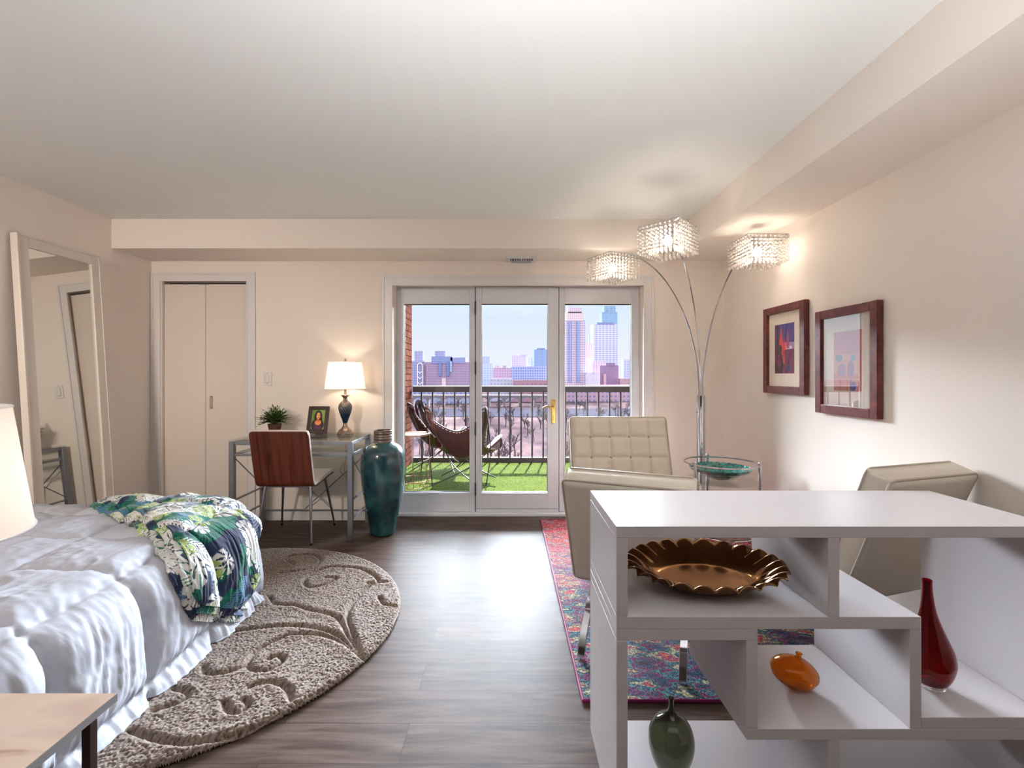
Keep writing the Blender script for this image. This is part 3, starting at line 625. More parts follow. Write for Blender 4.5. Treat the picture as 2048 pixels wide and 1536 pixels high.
# ---------------------------------------------------------------- table lamps (one on the desk, one on the near console)
M_silver = ramp_mat('antique_silver', [(.3, RGB(150, 120, 96)), (.7, RGB(205, 190, 175))], 14, .22, bump=.05, metal=1)
M_shade = shade_mat('lamp_shade_linen', (.93, .89, .84, 1), .55); M_bulb = emis('warm_bulb', (1, .78, .56, 1), 52)
def ogee(label, loc, power_mat):
    t_ = thing('table_lamp', label, 'lamp', loc)
    MB().lathe([(.001, 0), (.067, 0), (.068, .008), (.064, .014), (.060, .02), (.055, .030), (.045, .042), (.030, .054), (.020, .068), (.0165, .085), (.0175, .095)], n=40).build('base', M_silver, t_)
    def tw(r, z, a, q_):
        k = math.sin(PI*min(1, max(0, q_))); return (r+.0022*k*(1 if math.sin(14*(a+q_*2.4)) > 0 else -1)*abs(math.sin(14*(a+q_*2.4)))**.5, z)
    prof = []
    for i in range(37):
        q_ = i/36; z = .095+.185*q_; r = .0165+.0345*(math.sin(PI*min(1, (q_/.72)**1.35*.5)) if q_ < .72 else math.cos((q_-.72)/.28*PI/2)**.8)+.002; prof.append((r, z))
    m_ = bpy.data.materials.get('teal_twisted_body')
    if m_ is None:
        m_, nt, b = nodes('teal_twisted_body'); L = nt.links; t = nt.nodes.new('ShaderNodeTexCoord'); s = nt.nodes.new('ShaderNodeSeparateXYZ'); L.new(t.outputs['Object'], s.inputs[0])
        r = nt.nodes.new('ShaderNodeValToRGB'); e = r.color_ramp.elements; e[0].position = .35; e[0].color = RGB(24, 62, 88); e[1].position = .95; e[1].color = RGB(150, 140, 130)
        mm = nt.nodes.new('ShaderNodeMapRange'); mm.inputs[1].default_value = .09; mm.inputs[2].default_value = .29; L.new(s.outputs['Z'], mm.inputs[0]); L.new(mm.outputs[0], r.inputs[0]); L.new(r.outputs[0], b.inputs['Base Color'])
        b.inputs['Metallic'].default_value = .75; b.inputs['Roughness'].default_value = .28
    MB().lathe(prof, n=168, fn=tw).build('body', m_, t_, angle=70)
    MB().lathe([(.0185, .278), (.021, .281), (.021, .287), (.0165, .290), (.016, .300), (.020, .308), (.030, .318), (.036, .324), (.034, .326), (.012, .324), (.0095, .330), (.0095, .372), (.013, .374), (.013, .41), (.001, .412)], n=32).build('neck', M_silver, t_)
    bb_ = MB().sphere((0, 0, .465), .032, 16, 12, sz=1.2).build('bulb', power_mat, t_)
    sh = MB()
    prof_o = [(.162, .375), (.131, .603)]; n_ = 64
    sh.lathe([(.162, .375), (.1543, .432), (.1465, .489), (.1388, .546), (.131, .603)], n=n_, cap=False)
    sh.build('lamp_shade', M_shade, t_, recalc=False)
    for r_, z_ in ((.1625, .377), (.1315, .601)): MB().tube([(r_*math.cos(2*PI*k/48), r_*math.sin(2*PI*k/48), z_) for k in range(48)], .0022, 6, closed=True).build('shade_trim', M_trim, t_)
    g = MB()
    for k in range(3): a = 2*PI*k/3+.4; g.tube([(0, 0, .596), (.131*math.cos(a), .131*math.sin(a), .600)], .0018, 6)
    for s_ in (-1, 1): g.tube(catmull([(s_*.012, 0, .41), (s_*.055, 0, .45), (s_*.055, 0, .54), (0, 0, .596)], 6), .0018, 6)
    g.build('harp', M_silver, t_)
    MB().lathe([(.004, .594), (.004, .606), (.009, .609), (.0095, .616), (.006, .625), (.001, .628)], n=20).build('finial', M_silver, t_)
    return t_
YL = 3.945
ogee('table lamp with a twisted blue base on the glass desk', (X(690.5, YL), YL, ZD+.001), M_bulb)
NSZ = .592
ogee('table lamp with white shade at the near left edge, on the pale console', (-1.022, .80, NSZ+.001), emis('warm_bulb_near', (1, .82, .68, 1), 17))
# ---------------------------------------------------------------- near console
NX1, NY1 = FL(235, 1386, NSZ)
ns = thing('console_table', 'pale wood topped table with dark legs at the near left', 'table', (-1.25, .70, 0)); o2 = ns.location
M_birch = ramp_mat('pale_wood_top', [(.3, RGB(186, 160, 146)), (.47, RGB(206, 184, 168)), (.56, RGB(202, 178, 160)), (.60, RGB(168, 136, 116)), (.66, RGB(208, 186, 170))], 2.2, .38, (1.2, 4.5, 1), 5, .03, dist=.4)
nx0, ny0 = -1.75, .42
MB().box(nx0-o2.x, NX1-.001-o2.x, ny0-o2.y, NY1-.001-o2.y, NSZ-.001, NSZ).build('table_top', M_birch, ns, smooth=False)
tag(MB().box(nx0-o2.x, NX1-o2.x, ny0-o2.y, NY1-o2.y, NSZ-.0165, NSZ-.0012).build('edge_band', mat('grey_edge_band', RGB(140, 138, 140), .5, var=.05, scale=40), ns, smooth=False), 'grey edge of the top')
M_legb = mat('dark_brown_leg', RGB(52, 34, 24), .45)
lx = X(180, .93)
for x in (nx0+.03, lx):
    for y in (ny0+.03, NY1-.057): MB().box(x-.0085-o2.x, x+.0085-o2.x, y-.0085-o2.y, y+.0085-o2.y, 0, NSZ-.017).build('leg', M_legb, ns, smooth=False, bevel=.001)
# ---------------------------------------------------------------- desk things: potted plant and portrait
Yp = 3.93; pl = thing('potted_plant', 'small leafy green plant in a brown pot on the desk', 'plant', (X(549.5, Yp), Yp, ZD+.001))
MB().lathe([(.001, 0), (.038, 0), (.053, .080), (.054, .088), (.050, .088), (.049, .078), (.001, .076)], n=32).build('pot', mat('brown_clay_pot', RGB(92, 50, 44), .6, var=.15, scale=20), pl)
g = MB(); st = MB(); R_ = random.Random(5)
for k in range(120):
    a = R_.uniform(0, 2*PI); tilt = R_.random()**.7*1.35; Ls = R_.uniform(.11, .155)*(1-.12*tilt)
    pts = []
    for j in range(7):
        q_ = j/6; r_ = Ls*q_*math.sin(tilt*(.55+.55*q_)); zz = .078+Ls*q_*math.cos(tilt*(.55+.6*q_)); pts.append(Vector((.03*math.cos(a)*R_.random()*0+r_*math.cos(a), r_*math.sin(a), zz)))
    st.tube(pts, .0012, 5)
    for j in range(1, 7):
        for sgn in (-1, 1) if j < 6 else (0,):
            p = pts[j]; d_ = (pts[j]-pts[j-1]).normalized(); side = d_.cross(Vector((0, 0, 1))); side = side.normalized() if side.length > .05 else Vector((1, 0, 0))
            ld = (d_*.8+side*sgn*.75+Vector((0, 0, R_.uniform(-.1, .25)))).normalized(); ll = R_.uniform(.026, .040); ww = .0062
            sd_ = ld.cross(Vector((R_.uniform(-.3, .3), R_.uniform(-.3, .3), 1))).normalized()
            g.add([p, p+ld*ll*.45+sd_*ww, p+ld*ll, p+ld*ll*.45-sd_*ww, p+ld*ll*.45+Vector((0, 0, .0015))], [(0, 1, 4), (1, 2, 4), (2, 3, 4), (3, 0, 4)])
g.build('leaves', ramp_mat('plant_leaf', [(.3, RGB(38, 72, 30)), (.6, RGB(78, 112, 48)), (.8, RGB(130, 150, 80))], 60, .45, bump=0), pl, recalc=False)
st.build('stems', mat('plant_stem', RGB(88, 100, 50), .6), pl)
def vcgrid(name, nu, nv, fn, colfn, m_, parent):
    """flat picture surface: fn(u,v)->xyz, colfn(U,V)->rgb with u right, v up"""
    u = np.linspace(0, 1, nu); v_ = np.linspace(0, 1, nv); U, V_ = np.meshgrid(u, v_, indexing='ij')
    P = fn(U, V_); return npmesh(name, P.reshape(-1, 3), gridfaces(nu, nv), m_, parent, colfn(U, V_).reshape(-1, 3))
def C3(*c): return np.array(RGB(*c)[:3])
def paint(C_, mask, c): C_[mask] = c
def ell(U, V_, cx, cy, rx, ry, rot=0):
    x = U-cx; y = V_-cy; xr = x*math.cos(rot)+y*math.sin(rot); yr = -x*math.sin(rot)+y*math.cos(rot); return (xr/rx)**2+(yr/ry)**2 < 1
def portrait(U, V_):
    C_ = np.zeros(U.shape+(3,)); C_[:] = C3(100, 134, 52); C_[U+V_*.2 > .8] = C3(134, 162, 74)
    paint(C_, ell(U, V_, .5, .62, .30, .34), C3(34, 18, 22)); paint(C_, ell(U, V_, .5, .22, .46, .33), C3(44, 20, 44))
    paint(C_, ell(U, V_, .36, .45, .13, .24), C3(34, 18, 22)); paint(C_, ell(U, V_, .70, .45, .13, .26), C3(34, 18, 22))
    paint(C_, ell(U, V_, .52, .34, .24, .14), C3(226, 126, 50)); paint(C_, ell(U, V_, .50, .50, .07, .16), C3(208, 104, 44))
    paint(C_, ell(U, V_, .51, .69, .14, .175), C3(236, 150, 84)); paint(C_, ell(U, V_, .46, .72, .07, .12), C3(246, 190, 130))
    paint(C_, ell(U, V_, .45, .72, .035, .014), C3(30, 16, 20)); paint(C_, ell(U, V_, .58, .72, .035, .014), C3(30, 16, 20))
    paint(C_, ell(U, V_, .45, .755, .045, .010), C3(50, 24, 20)); paint(C_, ell(U, V_, .59, .755, .045, .010), C3(50, 24, 20))
    paint(C_, (np.abs(U-.515) < .010) & (V_ > .63) & (V_ < .73), C3(190, 92, 48)); paint(C_, ell(U, V_, .515, .595, .045, .017), C3(150, 30, 34))
    paint(C_, ell(U, V_, .52, .10, .27, .19), C3(84, 40, 78)); paint(C_, ell(U, V_, .53, .30, .16, .09), C3(236, 150, 84))
    paint(C_, ell(U, V_, .70, .36, .035, .08), C3(240, 160, 90)); return C_
Yf_ = 3.975; pf = thing('photo_frame', 'dark framed portrait of a dark haired woman leaning on the desk', 'picture frame', (X(632, Yf_), Yf_, ZD+.001), math.radians(-3)); lean = math.radians(15)
wf, hf = .178, .232
def lp(x, l, d): return (x, l*math.sin(lean)+d*math.cos(lean), l*math.cos(lean)-d*math.sin(lean)+.004)
def lbox(mb, x0, x1, l0, l1, d0, d1):
    vs = [lp(x, l, d) for d in (d0, d1) for x, l in ((x0, l0), (x1, l0), (x1, l1), (x0, l1))]
    mb.add(vs, [(0, 1, 2, 3), (7, 6, 5, 4), (0, 4, 5, 1), (1, 5, 6, 2), (2, 6, 7, 3), (3, 7, 4, 0)])
g = MB(); q = .031
lbox(g, -wf/2, -wf/2+q, 0, hf, 0, .016); lbox(g, wf/2-q, wf/2, 0, hf, 0, .016); lbox(g, -wf/2+q, wf/2-q, 0, q+.004, 0, .016); lbox(g, -wf/2+q, wf/2-q, hf-q, hf, 0, .016)
g.build('frame', mat('dark_brown_frame', RGB(48, 24, 22), .35, var=.2, scale=12), pf, smooth=False, bevel=.003)
def pfn(U, V_):
    x = -wf/2+q+U*(wf-2*q); l = q+.004+V_*(hf-2*q-.004); return np.stack([x, l*math.sin(lean)+.006*math.cos(lean), l*math.cos(lean)-.006*math.sin(lean)+.004], -1)
vcgrid('portrait', 140, 180, pfn, portrait, col_mat('portrait_paint', .4, .4), pf)
g = MB(); g.tube([lp(0, hf*.75, .018), (0, .118, .004)], .004, 6); g.build('easel_back', M_black, pf)
# ---------------------------------------------------------------- desk chair
dc = thing('desk_chair', 'dining chair with walnut back and white upholstery at the desk', 'chair', (-1.655, 3.74, 0)); oc = dc.location
M_wal = ramp_mat('walnut_veneer', [(.28, RGB(52, 24, 20)), (.45, RGB(92, 44, 32)), (.58, RGB(112, 58, 42)), (.75, RGB(72, 36, 28))], 5, .32, (7, 1, .35), 6, .02, dist=.6)
M_wv = mat('white_vinyl', RGB(226, 216, 212), .4, var=.02, bump=.15, bscale=120)
wch = .432
path = [(-.300, .850), (-.285, .80), (-.262, .70), (-.238, .60), (-.215, .51), (-.196, .455), (-.165, .432), (-.12, .430), (-.02, .440), (.10, .452), (.19, .458), (.225, .452)]
pp = [(p.x, p.y) for p in catmull([(a, b_, 0) for a, b_ in path], 6)]
def chair_shell(off0, off1, wdt, name, mt, i0=0, i1=None, rnd=.03):
    pts = pp[i0:i1]; g = MB(); N = len(pts); nrm = []
    for i in range(N):
        a = pts[max(0, i-1)]; b_ = pts[min(N-1, i+1)]; d = Vector((b_[0]-a[0], b_[1]-a[1])).normalized(); nrm.append(Vector((-d.y, d.x)))
    nx_ = 16
    def row(off):
        out = []
        for i in range(N):
            edge = min(i, N-1-i); kk = 1 if edge >= 5 else (1-(1-edge/5)**2)**.5
            for k in range(nx_+1):
                w_ = -1+2*k/nx_; x = w_*(wdt/2-rnd*(1-kk)); out.append(Vector((x, pts[i][0]+nrm[i].x*off, pts[i][1]+nrm[i].y*off)))
        return out
    A, B = row(off0), row(off1); n1 = nx_+1; k = len(A); fs = []
    for i in range(N-1):
        for j in range(nx_):
            a = i*n1+j; fs.append((a, a+1, a+n1+1, a+n1)); fs.append((k+a, k+a+n1, k+a+n1+1, k+a+1))
        for j in (0, nx_): a = i*n1+j; fs.append((a, a+n1, k+a+n1, k+a))
    for i in (0, N-1):
        for j in range(nx_): a = i*n1+j; fs.append((a, a+1, k+a+1, k+a))
    g.add(A+B, fs); return g.build(name, mt, dc, bevel=.004, seg=2)
chair_shell(-.012, 0, wch, 'walnut_back', M_wal)
chair_shell(0.0005, .026, wch-.004, 'cushion', M_wv)
feet = {'rl': (-.205, 3.513-oc.y), 'rr': (.208, 3.513-oc.y), 'fl': (X(564, 3.985)-oc.x, .245), 'fr': (X(669, 3.985)-oc.x, .245)}
tops = {'rl': (-.165, -.155, .418), 'rr': (.172, -.155, .418), 'fl': (-.165, .13, .430), 'fr': (.172, .13, .430)}
for k in feet:
    g = MB(); g.tube([(feet[k][0], feet[k][1], .012), tops[k]], [.0085, .0145], 14, flat=.8); lg = g.build('leg', M_steel, dc)
    tag(MB().tube([(feet[k][0], feet[k][1], 0), (feet[k][0], feet[k][1], .013)], .010, 12).build('foot_cap', M_black, lg), 'black foot cap')
g = MB()
T = tops
for a, b_ in (('rl', 'rr'), ('fl', 'fr'), ('rl', 'fl'), ('rr', 'fr')): g.bar(T[a], T[b_], .022, .014)
g.build('seat_frame', M_steel, dc, bevel=.002)
# ---------------------------------------------------------------- floor vase
Yv = 3.77; fvs = thing('floor_vase', 'tall glazed teal floor vase beside the patio door', 'vase', (X(766, Yv), Yv, 0))
zf = lambda yz: H-(680+.2734*yz-CY)*Yv/F
prof = [(.001, 0), (.082, 0), (.090, .008)]+[(hw_*.2734*Yv/F/1.0, zf(y_)) for hw_, y_ in ((92, 1400), (102, 1330), (117, 1250), (132, 1170), (145, 1090), (153, 1020), (158, 950), (158.5, 900), (155, 850), (146, 812), (130, 786), (110, 768), (88, 757), (70, 750), (66, 745))]
pr = [(p.x, p.y) for p in catmull([(a, b_, 0) for a, b_ in prof[2:]], 4)]
m, nt, b = nodes('teal_glaze'); L = nt.links; t = nt.nodes.new('ShaderNodeTexCoord')
n_ = nt.nodes.new('ShaderNodeTexNoise'); n_.inputs['Scale'].default_value = 7; n_.inputs['Detail'].default_value = 8; L.new(t.outputs['Object'], n_.inputs[0])
r = nt.nodes.new('ShaderNodeValToRGB'); e = r.color_ramp.elements; e[0].position = .33; e[0].color = RGB(16, 40, 46); e[1].position = .72; e[1].color = RGB(52, 104, 102); q = e.new(.5); q.color = RGB(24, 66, 74)
L.new(n_.outputs[0], r.inputs[0]); L.new(r.outputs[0], b.inputs['Base Color']); b.inputs['Roughness'].default_value = .22; b.inputs['Coat Weight'].default_value = .6
MB().lathe(prof[:2]+pr, n=64).build('body', m, fvs)
zn0, zn1 = prof[-1][1], H-(860.5-CY)*Yv/F
pn = [(.0725, zn0-.004)]+[(.0715+.0016*math.sin(i*1.9), zn0+(zn1-zn0)*i/14) for i in range(15)]+[(.069, zn1+.002), (.064, zn1), (.062, zn1-.03), (.062, zn0)]
tag(MB().lathe(pn, n=48, cap=False).build('neck', ramp_mat('ribbed_bronze_neck', [(.3, RGB(66, 56, 50)), (.7, RGB(150, 136, 124))], 3, .35, (1, 1, 26), 3, .3, metal=.6), fvs), 'ribbed bronze coloured neck')
# ---------------------------------------------------------------- white stepped shelf
SB, SF = 565.0, 742.0; YS1, YS0 = F/SB, F/SF; TH = .031
def sx_(px): return (px-CX)/SF
def sz_(py): return H-(py-CY)/SF
sh = thing('shelf_unit', 'white stepped open shelf unit in the right foreground', 'shelf', ((sx_(1233)+1.494)/2, (YS0+YS1)/2, 0)); os_ = sh.location
def board(nm, x0, x1, z0, z1, inset=0):
    return MB().box(x0-os_.x, x1-os_.x, YS0+inset-os_.y, YS1-inset-os_.y, z0, z1).build(nm, M_lam, sh, smooth=False, bevel=.0012)
xl0, xl1 = sx_(1233), sx_(1255.5); xr1 = 1.494; xr0 = xr1-TH; g_ = .0006
z_top1, z_top0 = sz_(1053), sz_(1076); zA1, zA0 = sz_(1234), sz_(1258.5); zB1, zB0 = zA0-g_, sz_(1281); zC1, zC0 = sz_(1458), sz_(1480); zD1, zD0 = sz_(1435), sz_(1458)-0
board('top_panel', xl0, xr1, z_top0, z_top1)
board('side_panel', xl0, xl1, zA1+g_, z_top0-g_); board('side_panel', xl0, xl1, TH+g_, zB0-g_)
board('shelf_board', xl0, sx_(1843), zA0, zA1)
board('shelf_board', xl0, sx_(1515.5), zB0, zB1)
board('divider', sx_(1656.5), sx_(1679), zA1+g_, z_top0-g_)
board('divider', sx_(1820.5), sx_(1843), zC1+g_, zA0-g_)
board('divider', sx_(1493), sx_(1515.5), zC1+g_, zB0-g_)
board('shelf_board', sx_(1493), xr1, zC0, zC1)
board('shelf_board', sx_(1843)+g_, xr1, zC1+g_, zD1)
board('divider', sx_(1656.5), sx_(1679), TH+g_, zC0-g_)
board('side_panel', xr0, xr1, zD1+g_, z_top0-g_); board('side_panel', xr0, xr1, TH+g_, zC0-g_)
board('bottom_panel', xl0, xr1, 0, TH)
# ---------------------------------------------------------------- things on the shelf
bw = thing('scalloped_bowl', 'oval bronze fluted bowl on the top tier of the white shelf', 'bowl', (.617, 1.485, zA1+.001))
NP = 24
def flute(r, z, a, q_):
    k = smoothstep(.40, 1, q_); fl = math.cos(NP*a*.5*1.0+.3*math.sin(3*a)); fl = abs(fl)**.7
    return (r*(1-.045*float(k)*fl), z+float(k)*.016*(fl-.5))
prof = [(.0002, .004), (.06, .004), (.12, .005), (.145, .008), (.165, .016), (.185, .030), (.205, .043), (.225, .052), (.243, .056), (.252, .056)]
pr = [(p.x, p.y) for p in catmull([(a, b_, 0) for a, b_ in prof], 3)]
o = MB(); o.lathe(pr, n=240, cap=False, fn=flute, sy=.66); M_bronze = ramp_mat('dark_bronze', [(.35, RGB(120, 84, 54)), (.7, RGB(186, 140, 92))], 3, .13, bump=.02, metal=1)
o.f.append(tuple(range(240))[::-1]); ob = o.build('bowl_body', M_bronze, bw, angle=80); ob.rotation_euler = (math.radians(5), 0, 0)
sd = ob.modifiers.new('thick', 'SOLIDIFY'); sd.thickness = .004; ob.location = (0, 0, .012)
MB().lathe([(.09, 0), (.10, 0), (.10, .006), (.09, .006)], n=48, sy=.66).build('foot_ring', M_bronze, bw)
def vase(name, label, prof, mt, loc, tilt=(0, 0, 0), foot=None, sy=1, nseg=48, thick=.003, part='body'):
    t_ = thing(name, label, 'vase', loc); pr = [(max(p.x, .0005), p.y) for p in catmull([(a, b_, 0) for a, b_ in prof], 5)]
    inner = [(max(r-thick, .0005), z+ (thick if i == len(pr)-1 else 0)) for i, (r, z) in list(enumerate(pr))]
    full = pr+[(max(pr[-1][0]-thick*.5, .0005), pr[-1][1]+.001)]+[(max(r-thick, .0004), max(z, pr[0][1]+thick*2)) for r, z in pr[::-1]]
    o = MB().lathe(full, n=nseg, cap=False, sy=sy).build(part, mt, t_, recalc=True); o.rotation_euler = tilt
    if foot: MB().lathe(foot, n=32).build('foot', solid_glass('clear_glass_foot', (.97, .97, 1, 1)), t_)
    return t_
M_red = solid_glass('red_glass', RGB(156, 2, 24)); M_amb = solid_glass('amber_glass', RGB(232, 160, 48)); M_grn = solid_glass('smoky_green_glass', RGB(146, 150, 128))
vase('bottle_vase', 'tall red glass bottle vase on the right side of the white shelf', [(.030, .011), (.040, .014), (.052, .035), (.060, .062), (.0615, .082), (.057, .110), (.046, .140), (.033, .175), (.022, .210), (.016, .245), (.0125, .285), (.0130, .313)], M_red, (1.262, 1.415, zD1+.001), (0, math.radians(-2), 0), [(.001, 0), (.034, 0), (.036, .004), (.032, .0105), (.001, .0105)])
vase('bud_vase', 'round flattened amber glass bud vase in the middle of the white shelf', [(.0008, .0), (.030, .003), (.055, .016), (.068, .036), (.070, .048), (.064, .062), (.048, .076), (.026, .086), (.011, .090), (.009, .094), (.010, .103)], M_amb, (.868, 1.452, zC1+.005), (0, math.radians(14), 0), None, sy=.80)
vase('bottle_vase', 'smoky green glass vase on the bottom panel of the white shelf', [(.0008, .0), (.030, .002), (.045, .022), (.061, .060), (.068, .098), (.064, .132), (.048, .162), (.024, .180), (.012, .195), (.008, .213), (.0095, .232)], M_grn, (.503, 1.455, TH+.001))
# ---------------------------------------------------------------- cream tufted lounge chairs
M_cream = mat('cream_leather', RGB(222, 211, 196), .42, var=.05, scale=5, bump=.25, bscale=30); M_pip = mat('cream_piping', RGB(196, 182, 166), .45)
def lounge(label, loc, rz, wd, Hh, buttons=False, group=None):
    t_ = thing('lounge_chair', label, 'armchair', loc, rz)
    def cushion(nm, p0, p1, th, front_sign, ncol, nrow):
        """cushion whose front face runs from p0 to p1 (y,z); thickness th away from front"""
        a = Vector((0, p0[0], p0[1])); b_ = Vector((0, p1[0], p1[1])); d = (b_-a); Lc = d.length; d.normalize(); nn = Vector((1, 0, 0)).cross(d)*front_sign
        g = MB(); nu, nv = 61, 49
        def surf(u, v_, fs):
            x = (u-.5)*wd; cu = abs(math.sin(PI*u*ncol)); cv = abs(math.sin(PI*v_*nrow))
            e = min(min(u, 1-u)*wd, min(v_, 1-v_)*Lc); rnd = -.014*(1-min(1, e/.02))**2
            puff = .016*(min(1, cu*2.2)**.6)*(min(1, cv*2.2)**.6)*min(1, e/.03) if fs > 0 else .016*math.sin(PI*u)*math.sin(PI*v_)
            off = (th*.5+puff+rnd)*fs
            return a+Vector((x, 0, 0))+d*(v_*Lc)+nn*(off-th*.5)
        A = [surf(i/(nu-1), j/(nv-1), 1) for i in range(nu) for j in range(nv)]; B = [surf(i/(nu-1), j/(nv-1), -1) for i in range(nu) for j in range(nv)]
        fs = []; k = len(A)
        for i in range(nu-1):
            for j in range(nv-1): q_ = i*nv+j; fs.append((q_, q_+nv, q_+nv+1, q_+1)); fs.append((k+q_, k+q_+1, k+q_+nv+1, k+q_+nv))
        for i in range(nu-1):
            for j in (0, nv-1): q_ = i*nv+j; fs.append((q_, q_+nv, k+q_+nv, k+q_))
        for j in range(nv-1):
            for i in (0, nu-1): q_ = i*nv+j; fs.append((q_, q_+1, k+q_+1, k+q_))
        g.add(A+B, fs); ob = g.build(nm, M_cream, t_, angle=50)
        for s_, nm2 in ((0, 'piping'), (1, 'piping')):
            g = MB(); off = nn*(-.012 if s_ == 0 else -(th-.012)); ins = .002
            cs = [a+Vector((-wd/2-ins, 0, 0))+off, a+Vector((wd/2+ins, 0, 0))+off, a+d*Lc+Vector((wd/2+ins, 0, 0))+off, a+d*Lc+Vector((-wd/2-ins, 0, 0))+off]
            pts = []
            for i in range(4):
                c0, c1, c2 = cs[i-1], cs[i], cs[(i+1) % 4]; r_ = .02
                pts += [c1+(c0-c1).normalized()*r_, c1+(c0-c1).normalized()*r_*.3+(c2-c1).normalized()*r_*.3, c1+(c2-c1).normalized()*r_]
            g.tube(pts, .005, 8, closed=True); g.build(nm2, M_pip, ob)
        if buttons:
            for i in range(1, ncol):
                for j in range(1, nrow):
                    c_ = a+Vector(((i/ncol-.5)*wd, 0, 0))+d*(j/nrow*Lc)+nn*.002
                    MB().sphere(tuple(c_), .0095, 12, 8).build('button', M_pip, ob)
        return ob
    cushion('back_cushion', (-.14, .345), (-.335, Hh), .115, -1, 5, 4)
    cushion('seat_cushion', (-.135, .395), (.345, .455), .115, -1, 5, 4)
    for s_ in (-1, 1):
        x = s_*(wd/2-.055)
        f1 = catmull([(x, -.335, .004), (x, -.27, .10), (x, -.13, .20), (x, .08, .275), (x, .33, .325)], 8)
        f2 = catmull([(x, .335, .004), (x, .24, .12), (x, .06, .215), (x, -.09, .285), (x, -.15, .345)], 8)
        for f_, nm in ((f1, 'front_bar'), (f2, 'back_bar')):
            g = MB(); N = len(f_); vs = []
            for i in range(N):
                a = f_[max(0, i-1)]; c_ = f_[min(N-1, i+1)]; tn = (c_-a).normalized(); up = Vector((0, -tn.z, tn.y))
                for dx_, du in ((-.016, -.006), (.016, -.006), (.016, .006), (-.016, .006)): vs.append(f_[i]+Vector((dx_+(.033 if nm == 'back_bar' and 0 else 0), 0, 0))+up*du)
            fs = [(i*4+k, i*4+(k+1) % 4, (i+1)*4+(k+1) % 4, (i+1)*4+k) for i in range(N-1) for k in range(4)]+[(0, 1, 2, 3), (N*4-4, N*4-3, N*4-2, N*4-1)]
            g.add(vs, fs); g.build('leg_bar', M_chrome, t_, bevel=.002)
    g = MB()
    for (y, z) in ((.31, .318),): g.bar((-(wd/2-.06), y, z), ((wd/2-.06), y, z), .024, .010)
    g.build('cross_bar', M_chrome, t_)
    return t_
RZ = .0135
lounge('cream leather tufted armchair facing the camera, in front of the patio door', (.848, 3.29, RZ), PI, .73, .925, True)
fB = Vector((.408, .914)); oB = Vector((.516, 2.0))+fB*.335
lounge('cream leather armchair with its plain back close behind the left of the white shelf', (oB.x, oB.y, RZ), -math.atan2(fB.x, fB.y), .53, .835)
lounge('cream leather armchair beside the right wall behind the white shelf', (1.512, 2.23, RZ), math.atan2(.30, .94), .49, .885)
# ---------------------------------------------------------------- round glass side table with bowl
Yt = 3.34
sT = F/Yt; Xt = X(1442, Yt)
st_ = thing('side_table', 'round chrome and glass side table beside the arc floor lamp', 'side table', (Xt, Yt, RZ))
zr = Z(925, Yt)-RZ; zs = Z(961, Yt)-RZ; rt = 69*Yt/F
g = MB(); g.tube([(rt*math.cos(2*PI*k/64), rt*math.sin(2*PI*k/64), zr) for k in range(64)], .0065, 10, closed=True); g.build('top_ring', M_chrome, st_)
g = MB(); g.tube([((rt-.012)*math.cos(2*PI*k/64), (rt-.012)*math.sin(2*PI*k/64), .15) for k in range(64)], .005, 8, closed=True); g.build('lower_ring', M_chrome, st_)
for zz in (zs, .155): MB().lathe([(.001, zz), (rt-.014, zz), (rt-.014, zz+.008), (.001, zz+.008)], n=64).build('glass_shelf', M_dg, st_)
for a in (math.radians(205), math.radians(332), math.radians(88)):
    g = MB(); x, y = rt*math.cos(a), rt*math.sin(a); g.tube([(x, y, 0), (x, y, zr+.012)], .011, 14); g.sphere((x, y, zr+.014), .012, 12, 8); lg = g.build('leg', M_chrome, st_)
gb = thing('glass_bowl', 'shallow clear glass bowl with teal ribbed inside on the side table', 'bowl', (Xt-.004, Yt, RZ+zs+.009))
rb = 59.5*Yt/F; hb = Z(933, Yt)-RZ-zs-.012
def rip(r, z, a, q_): return (r, z+.0025*math.sin(30*a+q_*14)*math.sin(q_*40))
prof = [(.001, .004), (.04, .004), (.06, .010), (.09, .024), (.12, .044), (.15, .066), (rb-.02, hb-.018), (rb-.006, hb-.004)]
g = MB(); g.lathe([(p.x, p.y+.003) for p in catmull([(a, b_, 0) for a, b_ in prof], 6)], n=180, cap=False, fn=rip)
tag(g.build('teal_lining', ramp_mat('teal_mosaic', [(.35, RGB(0, 66, 76)), (.5, RGB(0, 118, 112)), (.68, RGB(30, 176, 160))], 70, .12, bump=.5, coat=.8), gb, angle=80), 'teal ribbed lining')
g = MB(); g.lathe([(.001, 0), (.045, 0), (.065, .004), (.095, .017), (.125, .036), (.155, .058), (rb-.016, hb-.024), (rb, hb-.002), (rb, hb+.001), (rb-.004, hb)], n=64, cap=False)
g.build('outer_glass', glass_mat('bowl_clear_glass', (.84, .88, .86), 1.2, .05), gb)
# ---------------------------------------------------------------- arc floor lamp with three crystal shades
Xa, Ya = 1.535, 3.76
al = thing('arc_floor_lamp', 'chrome arc floor lamp with three square crystal shades in the corner', 'floor lamp', (Xa, Ya, 0)); oa = Vector((Xa, Ya, 0))
ztp = Z(790, Ya); rp = 8.3*Ya/F
g = MB(); g.lathe([(.001, RZ-.0), (.16, RZ), (.165, RZ+.008), (.165, RZ+.028), (.158, RZ+.034), (rp+.004, RZ+.036)], n=64); g.build('base', M_chrome, al)
g = MB(); g.lathe([(rp, RZ+.036), (rp, ztp-.004), (rp-.004, ztp), (.001, ztp)], n=40); g.build('pole', M_chrome, al)
MB().tube([(-rp, -.008, Z(824, Ya)), (-rp-.012, -.012, Z(824, Ya))], .006, 10).build('switch', M_chrome, al)
M_bead = None
m, nt, b = nodes('crystal'); nt.nodes.remove(b); out = nt.nodes['Material Output']; L = nt.links
